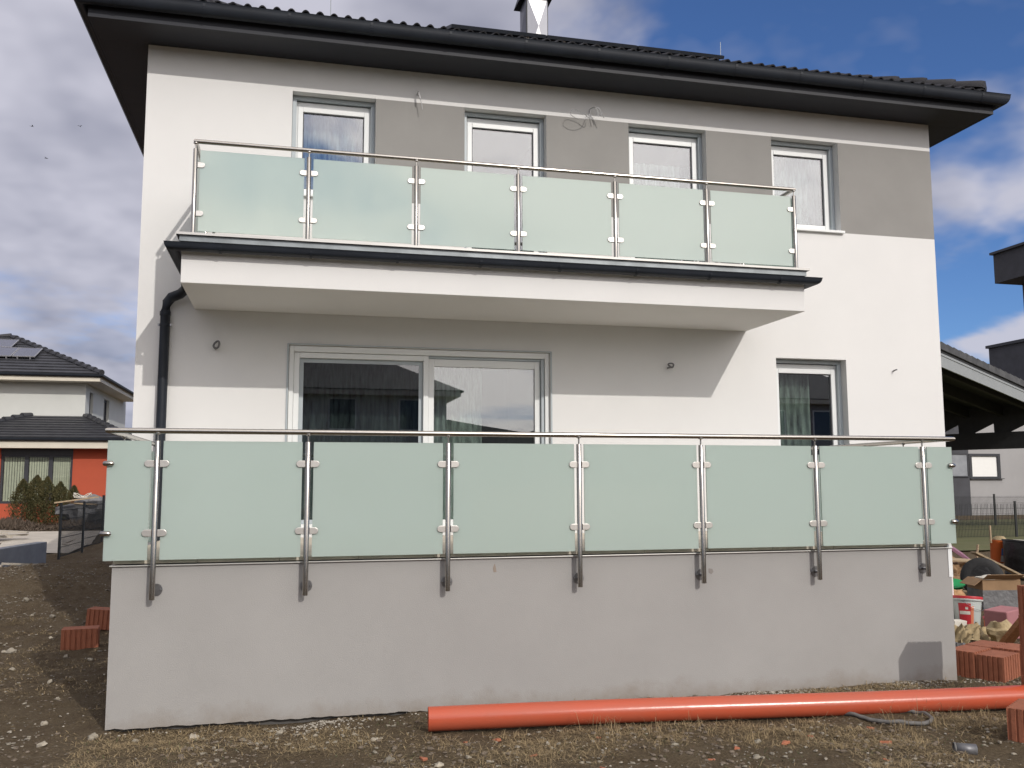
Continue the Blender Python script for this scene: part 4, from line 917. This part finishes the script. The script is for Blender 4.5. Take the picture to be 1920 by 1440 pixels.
# fascias and roofs
def hip_roof(parent, x0, x1, y0, y1, z0, zt_, rx0, rx1, ry, fz, mt=TILE, fm=CREAM, sof=True, rname='roof'):
    q = MB(); q.add([(x0, y0, z0), (x1, y0, z0), (x1, y1, z0), (x0, y1, z0), (rx0, ry, zt_), (rx1, ry, zt_)], ((0, 1, 5, 4), (2, 3, 4, 5), (1, 2, 5), (3, 0, 4), (3, 2, 1, 0))); r_ = q.build(rname, mt, parent)
    q = MB(); q.box(x0+.06, x1-.06, y0+.06, y1-.06, fz, z0-.03); q.build('fascia', fm, parent); 
    MB().sweep([(x0+.05, y1), (x0+.05, y0+.05), (x1-.05, y0+.05), (x1-.05, y1)], [(0, z0-.06), (.06, z0-.10), (.11, z0-.06), (.12, z0-.0), (.0, z0-.0)]).build('gutter', ANT, r_, smooth=40)
    return r_
NTILE = M('far_roof_tile', (.035, .036, .042), .5, var=.3, scale=4)
def rows(parent, c00, c10, c01, c11, n, mt):          # tile courses as real steps on a slope: (eave-left, eave-right, ridge-left, ridge-right)
    a, b, c, d = map(Vector, (c00, c10, c01, c11)); nrm = (b-a).cross(c-a).normalized()
    for k in range(n):
        t0_, t1_ = k/n, (k+1.08)/n; q = MB()
        p = [a.lerp(c, t0_)+nrm*.05, b.lerp(d, t0_)+nrm*.05, b.lerp(d, min(1, t1_))+nrm*.012, a.lerp(c, min(1, t1_))+nrm*.012]
        lo = [a.lerp(c, t0_)+nrm*.005, b.lerp(d, t0_)+nrm*.005]
        q.add(p+lo, ((0, 1, 2, 3), (4, 5, 1, 0))); q.build('tile_course', mt, parent)
r1 = hip_roof(nh, -8.8, -2.85, 25.4, 31.4, 2.15, 3.08, -6.7, -4.89, 28.4, 1.82, NTILE)
rows(r1, (-8.8, 25.4, 2.15), (-2.85, 25.4, 2.15), (-6.7, 28.4, 3.08), (-4.89, 28.4, 3.08), 9, NTILE)
rows(r1, (-2.85, 25.4, 2.15), (-2.85, 31.4, 2.15), (-4.89, 28.4, 3.08), (-4.89, 28.42, 3.08), 9, NTILE)
r2 = hip_roof(nh, -18, -4.28, 27.75, 36.3, 4.56, 6.42, -13.8, -8.47, 32.0, 4.31, NTILE)
rows(r2, (-18, 27.75, 4.56), (-4.28, 27.75, 4.56), (-13.8, 32.0, 6.42), (-8.47, 32.0, 6.42), 13, NTILE)
c1_ = None
def hips(parent, p0, p1, n):
    p0, p1 = Vector(p0), Vector(p1)
    for k in range(n):
        a = p0.lerp(p1, k/n); b = p0.lerp(p1, (k+1.1)/n); MB().tube([a+Vector((0, 0, .06)), b+Vector((0, 0, .02))], [.12, .09], 8).build('hip_cap', NTILE, parent, smooth=40)
hips(r2, (-4.28, 27.75, 4.56), (-8.47, 32.0, 6.42), 15); hips(r2, (-8.47, 32, 6.42), (-12, 32, 6.42), 8); hips(r1, (-2.85, 25.4, 2.15), (-4.89, 28.4, 3.08), 10); hips(r1, (-8.8, 25.4, 2.15), (-6.7, 28.4, 3.08), 10)
pvn = ('right panel of the lower row on the neighbour roof', 'left panel of the lower row on the neighbour roof', 'right panel of the upper row on the neighbour roof', 'left panel of the upper row on the neighbour roof')
for k, (x0, x1, y0, y1) in enumerate(((-7.63, -6.86, 29.16, 30.2), (-8.42, -7.66, 29.16, 30.2), (-8.75, -7.97, 30.25, 31.22), (-9.55, -8.78, 30.25, 31.22))):
    zf = lambda y: 4.56+.438*(y-27.75)+.14; t = thing('solar_panel', (x0, y0, zf(y0)), 'dark blue solar '+pvn[k], 'solar panel', 'solar panels on the left neighbour roof')
    sl = math.atan(.438); T_ = Matrix.Translation((x0, y0, zf(y0))) @ Matrix.Rotation(sl, 4, 'X'); ln = (y1-y0)/math.cos(sl)
    q = MB(); q.ring(0, x1-x0, 0, ln, .025, -.02, .02); q.v = [tuple(T_ @ Vector((v_[0], v_[2], v_[1]))) for v_ in q.v]; q.build('frame', PVF, t)
    q = MB(); q.box(.025, x1-x0-.025, .025, ln-.025, -.015, .012, M=T_); q.build('cells', PVM, t)
    q = MB(); q.box(.15, .19, 0, ln, -.11, -.0205, M=T_); q.box(x1-x0-.19, x1-x0-.15, 0, ln, -.11, -.0205, M=T_); q.build('mounting_rail', PVF, t)

# conifers
def conifer(x, y, h, r_, label, seed):
    rd = random.Random(seed); z0 = H(x, y); t = thing('conifer', (x, y, z0), label, 'conifer', 'small conifers in front of the red wall')
    MB().tube([(x, y, z0-.05), (x, y, z0+h*.85)], [.03, .01], 7).build('trunk', BARK, t)
    m = MB()
    for k in range(5200):
        f_ = rd.random()**.8; z = f_*h; a_ = rd.uniform(0, 6.28); rr_ = r_*1.15*(1-f_**3)*(.82+.75*mnoise.noise(Vector((math.cos(a_)*1.3+seed*5, math.sin(a_)*1.3, f_*4.5)))+.2*rd.random())*math.sqrt(rd.uniform(.2, 1))
        c_ = Vector((x+rr_*math.cos(a_), y+rr_*math.sin(a_), z0+.04+z)); s_ = rd.uniform(.015, .045)
        d1 = Vector((math.cos(a_)*.5+rd.gauss(0, .4), math.sin(a_)*.5+rd.gauss(0, .4), 1)).normalized()*s_*1.6; d2 = Vector((rd.gauss(0, 1), rd.gauss(0, 1), rd.gauss(0, .5))).normalized()*s_*.5
        m.add([c_-d2, c_+d2, c_+d1], ((0, 1, 2),))
    m.build('crown', CONIF, t)
for k, (x, h, r_) in enumerate(((-5.66, 1.36, .38), (-5.30, 1.48, .36), (-4.98, 1.44, .36), (-4.62, 1.28, .33), (-4.2, 1.16, .32))):
    conifer(x, 23.9+.1*(k % 2), h, r_, ('leftmost', 'second from left', 'middle', 'fourth from left', 'rightmost')[k]+' small conifer of the row before the blinds window', k+3)
# low shrubs along the bed
m = MB()
for k in range(5200):
    x, y = random.uniform(-7.5, -2.9), random.uniform(21.6, 23.4); h_ = random.uniform(.05, .38)*(.6+.4*math.sin(x*3)); z = H(x, y)
    a_ = random.uniform(0, 6.28); s_ = .02; m.add([(x-s_, y, z+h_*.5), (x+s_, y+.01, z+h_*.45), (x+.07*math.cos(a_), y+.07*math.sin(a_), z+h_)], ((0, 1, 2),))
tag(m.build('shrubs', SHRUB), 'low brown shrubs along the bed before the conifers', 'shrub', kind='stuff')
# paved path
m = MB(); n_ = 14
for j in range(n_+1):
    for i in range(7):
        v_ = j/n_; y = 16.5+v_*4.9; x = -6.4+i/6*(3.7)+.12*math.sin(v_*5); m.v.append((x, y, H(x, y)+.035))
m.f = [(j*7+i, j*7+i+1, (j+1)*7+i+1, (j+1)*7+i) for j in range(n_) for i in range(6)]; m.m = [0]*len(m.f)
tag(m.build('path', PAVE), kind='structure')
# low retaining wall
rw = [(-4.2, 7.2), (-3.02, 12.07), (-2.62, 14.1)]
q = MB()
for k in range(2):
    a, b = Vector((*rw[k], 0)), Vector((*rw[k+1], 0)); d_ = (b-a).normalized(); n2_ = Vector((-d_.y, d_.x, 0))*.22
    za, zb_ = -.62+.0*k, -.60
    q.add([(a.x, a.y, -1.4), (b.x, b.y, -1.4), (b.x+n2_.x, b.y+n2_.y, -1.4), (a.x+n2_.x, a.y+n2_.y, -1.4), (a.x, a.y, za), (b.x, b.y, zb_), (b.x+n2_.x, b.y+n2_.y, zb_), (a.x+n2_.x, a.y+n2_.y, za)], ((0, 1, 5, 4), (1, 2, 6, 5), (2, 3, 7, 6), (3, 0, 4, 7), (4, 5, 6, 7)))
tag(q.build('retaining_wall', CONC, bevel=.01), 'low grey concrete garden wall behind the earth mound at left', 'wall')
for k, (x, y, rz, ry, ln) in enumerate(((-5.6, 19.2, 12, -2, 2.6), (-5.7, 18.9, 22, 4, 2.2), (-5.3, 19.4, -6, 3, 2.0), (-5.5, 18.6, 35, 8, 1.8), (-2.3, 11.2, 60, 6, .9), (-3.0, 10.9, 15, 0, .8))):
    slab('timber_board', T3(x, y, H(x, y)+.10+.09*(k % 4), rz, 0, ry), ln, .18, .04, M('grey_board', (.42, .38, .32), .85, var=.2, stretch=(1, 8, 8)) if k == 0 else bpy.data.materials['grey_board'],
         ('topmost pale board of the pile at the left frame edge', 'second pale board of the pile at the left frame edge', 'third pale board of the pile at the left frame edge', 'steepest pale board of the pile at the left frame edge', 'weathered board lying on the mound near the fence', 'weathered board on the ground below the concrete wall')[k], 'board', 'loose boards on the left')
hp_ = thing('tarp_heap', (-3.7, 22.4, -.6), 'heap of grey tarpaulin and boards beside the conifers', 'heap')
q = blob_mesh(.6, 31, 18, 10, .5, .7); q.v = [(v_[0]-3.55, v_[1]*.7+22.6, v_[2]-.25) for v_ in q.v]; q.build('tarp', GREYFILM, hp_, smooth=50)
q = MB(); q.box(-.6, .6, -.12, .12, -.02, .02, M=T3(-3.75, 22.2, .17, 8, 0, -8)); q.build('board', WOOD, hp_); q = MB(); q.box(-.5, .5, -.1, .1, -.02, .02, M=T3(-3.7, 22.3, .06, -4, 0, 4)); q.build('board', WOOD, hp_)
MB().tube([(-3.6+.25*math.cos(t), 22.2+.1*math.sin(t), .30+.07*math.sin(t*2.3)) for t in [k*.5 for k in range(22)]], .012, 5).build('rope', FOAMW, hp_)

def mesh_fence(x0, y0, x1, y1, npost, h, sp_, label, wire=.0035, hw=.2, last=True):
    t = thing('wire_fence', (x0, y0, H(x0, y0)), label, 'fence'); a, b = Vector((x0, y0)), Vector((x1, y1)); L_ = (b-a).length; d_ = (b-a)/L_
    for k in range(npost):
        p = a.lerp(b, k/(npost-1)); z = H(p.x, p.y); q = MB(); T_ = TR(p.x, p.y, z, math.atan2(d_.y, d_.x)); q.box(-.03, .03, -.02, .02, -.1, h+.06, M=T_); po = q.build('post', FENCE, t)
        q = MB(); q.box(-.034, .034, -.024, .024, h+.0605, h+.075, M=T_); q.build('post_cap', FENCE, po)
    for k in range(npost-1):
        p0, p1 = a.lerp(b, k/(npost-1)), a.lerp(b, (k+1)/(npost-1)); l2 = (p1-p0).length; q = MB(); z = (H(p0.x, p0.y)+H(p1.x, p1.y))/2; T_ = TR(p0.x, p0.y, z, math.atan2(d_.y, d_.x))
        x = .05
        while x < l2-.03: q.box(x-wire, x+wire, -wire, wire, .05, h, M=T_); x += sp_
        zz = .06
        while zz < h+.01: q.box(.03, l2-.03, .0045, .0045+wire*2, zz-wire, zz+wire, M=T_); zz += hw
        tag(q.build('wire_panel', FENCE, t), kind='stuff')
mesh_fence(-2.47, 14.5, -2.30, 25.3, 6, 1.15, .10, 'dark wire mesh fence with posts behind the earth mound at left', .006, .2)

# ------------------------------------------------------------------ right hand neighbours
m = MB(); xs_ = axis((17, 46, .8)); ys_ = axis((11.5, 26.5, .5)); nn_ = len(xs_)
m.v = [(x, y+.1*math.sin(x*2), H(x, y)+.03) for y in ys_ for x in xs_]; m.f = [(j*nn_+i, j*nn_+i+1, (j+1)*nn_+i+1, (j+1)*nn_+i) for j in range(len(ys_)-1) for i in range(nn_-1)]; m.m = [0]*len(m.f)
tag(m.build('lawn', LAWN), kind='structure')
mesh_fence(20.7, 15.5, 33.2, 15.5, 6, 1.0, .05, 'nearer dark wire mesh fence across the lawn at right', .003, .2)
mesh_fence(23.2, 22.0, 43.2, 22.0, 9, 1.12, .05, 'farther dark wire mesh fence before the grey building', .003, .2)
cp_ = thing('carport', (21.36, 16, -1.0), 'open carport with a shallow tiled roof and dark timbers at right', 'carport')
O2 = Vector((21.36, 16.0)); E1 = Vector((.88, .475)).normalized(); E2 = Vector((-E1.y, E1.x)); SP = -.103
def CP(t, w_, z): q_ = O2+E1*t+E2*w_; return (q_.x, q_.y, z)
def cbox(q, t0_, t1_, w0, w1, z0, z1, slope=SP):
    vs = [CP(t, w_, z+slope*t) for z in (z0, z1) for w_ in (w0, w1) for t in (t0_, t1_)]
    q.add(vs, ((0, 2, 3, 1), (4, 5, 7, 6), (0, 1, 5, 4), (2, 6, 7, 3), (0, 4, 6, 2), (1, 3, 7, 5)))
q = MB(); cbox(q, -4, 12, .06, 11, 4.44, 4.58); q.build('roof_deck', DWOOD, cp_)
q = MB(); cbox(q, -4, 12, .0, .05, 4.06, 4.40); cbox(q, -4, 12, -.02, .05, 4.405, 4.47); q.build('verge_board', LGREY, cp_)
q = MB(); cbox(q, -4, 12, .03, .07, 4.475, 4.585); q.build('batten', DWOOD, cp_)
k = 0; t = -4
VT = M('verge_tile_grey', (.075, .075, .077), .7, var=.3, scale=6, rnd=.9)
while t < 12:
    q = MB(); vs = [CP(tt, ww, zz+SP*tt) for zz, lift in ((4.59, 0), (4.80, 1)) for ww in (-.03, .3) for tt in (t, t+.46)]
    vs = [(x, y, z+(.035 if i in (4, 6) else 0)) for i, (x, y, z) in enumerate(vs)]
    q.add(vs, ((0, 2, 3, 1), (4, 5, 7, 6), (0, 1, 5, 4), (2, 6, 7, 3), (0, 4, 6, 2), (1, 3, 7, 5))); q.build('verge_tile', VT, cp_, bevel=.01); t += .445
q = MB(); cbox(q, -4, 12, .3, 11, 4.59, 4.78); q.build('tile_cover', NTILE, cp_)
for k in range(9):
    q = MB(); cbox(q, -3.5, 10.5, .35+k*1.25, .50+k*1.25, 4.05, 4.438); q.build('rafter', DWOOD, cp_)
q = MB(); cbox(q, 9.0, 9.3, -1.2, 10.6, 1.87, 2.50, 0); q.build('beam', DWOOD, cp_)
poly = [(-1.2, 3.0)]; w_ = -1.2
q = MB()
for k in range(9):
    w0 = -1.2+k*1.31; vs = [(w0, 2.502), (w0+.55, 2.502), (w0+.56, 2.86), (w0+1.308, 2.502), (w0+1.309, 3.6), (w0, 3.6)]
    pts3 = [CP(9.1, a, b) for a, b in vs]+[CP(9.2, a, b) for a, b in vs]; nq = len(vs); q = MB()
    q.add(pts3, [tuple(range(nq)), tuple(range(2*nq-1, nq-1, -1))]+[((i+1) % nq, i, nq+i, nq+(i+1) % nq) for i in range(nq)]); q.build('brace_board', DWOOD, cp_)
for w_ in (-1.0, 5.5, 10.4):
    q = MB(); cbox(q, 9.05, 9.25, w_, w_+.2, -1.1, 1.868, 0); q.build('post', DWOOD, cp_)
for w_ in (5.5, 10.4):
    q = MB(); cbox(q, -3.6, -3.4, w_, w_+.2, -1.1, 4.4, 0); q.build('post', DWOOD, cp_)
ga = thing('garage_building', (37, 32, -.95), 'grey rendered building with a white blind window behind the carport', 'building')
q = MB(); wall_open(q, 35.52, 46, -1.2, 4.6, 32, [(35.6, 37.45, .82, 2.06)]); q.quad((46, 32, -1.2), (46, 40, -1.2), (46, 40, 4.6), (46, 32, 4.6)); q.quad((35.52, 32, 4.6), (46, 32, 4.6), (46, 40, 4.6), (35.52, 40, 4.6)); q.build('wall', GWALL, ga)
q = MB(); q.box(30, 35.515, 31.9, 40, -1.2, 4.59); q.build('dark_wall', DWALL, ga, label='dark grey wall section left of the window')
q = MB(); q.ring(35.6, 37.45, .82, 2.06, .16, 31.97, 32.1, wb=.09, wt=.13); gw_ = q.build('window', DFRAME, ga)
q = MB(); q.box(35.76, 37.29, 32.04, 32.05, .91, 1.93); q.build('blind', WBLIND, gw_); q = MB(); q.box(35.55, 37.55, 31.86, 31.968, .78, .815); q.build('sill', DFRAME, gw_)
q = MB(); q.ring(33.1, 35.45, .88, 2.06, .06, 31.84, 31.898); pg = q.build('panel_frame', DFRAME, ga); q = MB(); q.box(33.16, 35.39, 31.87, 31.895, .94, 2.0); q.build('panel', CONC, pg)
mh = thing('modern_house', (50, 35, -1), 'dark flat roofed modern house towering behind the carport', 'house')
q = MB(); q.box(44.25, 58, 26, 40, -1.2, 8.85); q.build('lower_wall', DWALL, mh); q = MB(); q.box(44.1, 58.1, 25.9, 40.1, 8.852, 9.02); q.build('parapet', DFRAME, mh)
q = MB(); q.box(46.95, 57, 29, 39.9, 9.022, 12.978); q.build('middle_wall', M('brown_cladding', (.10, .075, .06), .8), mh)
q = MB(); q.box(45.0, 58, 27, 40, 12.98, 14.8); q.build('upper_wall', DWALL, mh); q = MB(); q.box(44.8, 58.1, 26.9, 40.1, 14.802, 14.95); q.build('roof_edge', DFRAME, mh)
for k in range(2):
    q = MB(); q.box(44.18, 44.249, 29+k*5, 31.5+k*5, 5.2, 7.0); wq = q.build('window', DFRAME, mh); q = MB(); q.box(44.17, 44.179, 29.1+k*5, 31.4+k*5, 5.3, 6.9); q.build('pane', PVM, wq)

# ------------------------------------------------------------------ behind the viewer, mirrored in the window panes
def far_house(x, y, w_, d_, eave, ridge, wm, label, rz=0):
    t = thing('opposite_house', (x, y, -1.2), label, 'house', 'houses across the street')
    q = MB(); q.box(x-w_/2, x+w_/2, y-d_/2, y+d_/2, -1.4, eave+.1); q.build('wall', wm, t)
    hr = hip_roof(t, x-w_/2-.6, x+w_/2+.6, y-d_/2-.6, y+d_/2+.6, eave+.25, ridge, x-w_/2+d_*.45, x+w_/2-d_*.45, y, eave, NTILE)
    for k in range(4):
        wx = x-w_/2+w_*(k+.5)/4
        for z0 in (0, 2.9)[:(2 if eave > 4 else 1)]:
            q = MB(); q.ring(wx-.6, wx+.6, z0, z0+1.4, .07, y+d_/2-.03, y+d_/2+.05); wq = q.build('window', PVC, t); q = MB(); q.box(wx-.53, wx+.53, y+d_/2+.001, y+d_/2+.02, z0+.07, z0+1.33); q.build('pane', PVM, wq)
far_house(3.0, -31, 12, 9, 4.4, 7.2, LWALL, 'pale house with dark hipped roof reflected in the sliding door')
far_house(27.5, -33, 11, 9, 4.6, 7.4, GWALL, 'grey house with dark hipped roof reflected in the narrow ground floor window')
far_house(-16, -34, 12, 9, 3.0, 5.6, LWALL, 'low pale house with dark roof across the street to the left')
m = MB(); n_ = 60
for k in range(n_+1):
    a_ = R(180+180*k/n_); x, y = 700*math.cos(a_), 700*math.sin(a_); h_ = 38+42*abs(mnoise.noise(Vector((k*.17, 3, 1))))+14*mnoise.noise(Vector((k*.6, 1, 7)))
    m.v += [(x*.8, y*.8, -4), (x, y, h_), (x*1.25, y*1.25, -4)]
m.f = [f for k in range(n_) for f in ((3*k, 3*k+1, 3*k+4, 3*k+3), (3*k+1, 3*k+2, 3*k+5, 3*k+4))]; m.m = [0]*len(m.f)
tag(m.build('hills', HILL), kind='structure')
# birds far up in the left sky
def bird(p, s_, rz, label):
    T_ = Matrix.Translation(p) @ Matrix.Rotation(rz, 4, 'Z') @ Matrix.Scale(s_, 4); m = MB(); n_ = 6
    prof_ = [(-.30, .005), (-.2, .03), (-.05, .055), (.1, .05), (.2, .04), (.27, .035), (.33, .008)]
    for k, (x, r_) in enumerate(prof_):
        for j in range(n_): m.v.append(tuple(T_ @ Vector((x, r_*math.cos(j*math.pi/3), r_*.8*math.sin(j*math.pi/3)))))
    m.f = [(k*n_+j, k*n_+(j+1) % n_, (k+1)*n_+(j+1) % n_, (k+1)*n_+j) for k in range(6) for j in range(n_)]; m.m = [0]*len(m.f)
    for sd__ in (-1, 1):
        m.add([T_ @ Vector(v_) for v_ in ((.12, .03*sd__, .03), (-.06, .03*sd__, .02), (-.10, .28*sd__, .16), (.10, .28*sd__, .17), (-.12, .62*sd__, .10), (.10, .02*sd__, .012), (-.05, .03*sd__, .0))], ((0, 1, 2, 3), (3, 2, 4), (5, 6, 2, 3)))
    m.add([T_ @ Vector(v_) for v_ in ((-.25, -.03, 0), (-.25, .03, 0), (-.45, .09, .01), (-.45, -.09, .01), (-.25, 0, .02))], ((0, 1, 2, 3), (4, 1, 2), (4, 3, 0)))
    tag(m.build('bird', BIRD), label, 'bird', 'birds in the left sky')
bird((-8.95, 35, 16.25), .22, .4, 'tiny bird high in the left sky, leftmost of three')
bird((-7.02, 35, 16.43), .22, 1.2, 'tiny bird high in the left sky, nearest to the roof')
bird((-8.31, 35, 14.85), .22, -.5, 'tiny bird in the left sky, lowest of three')
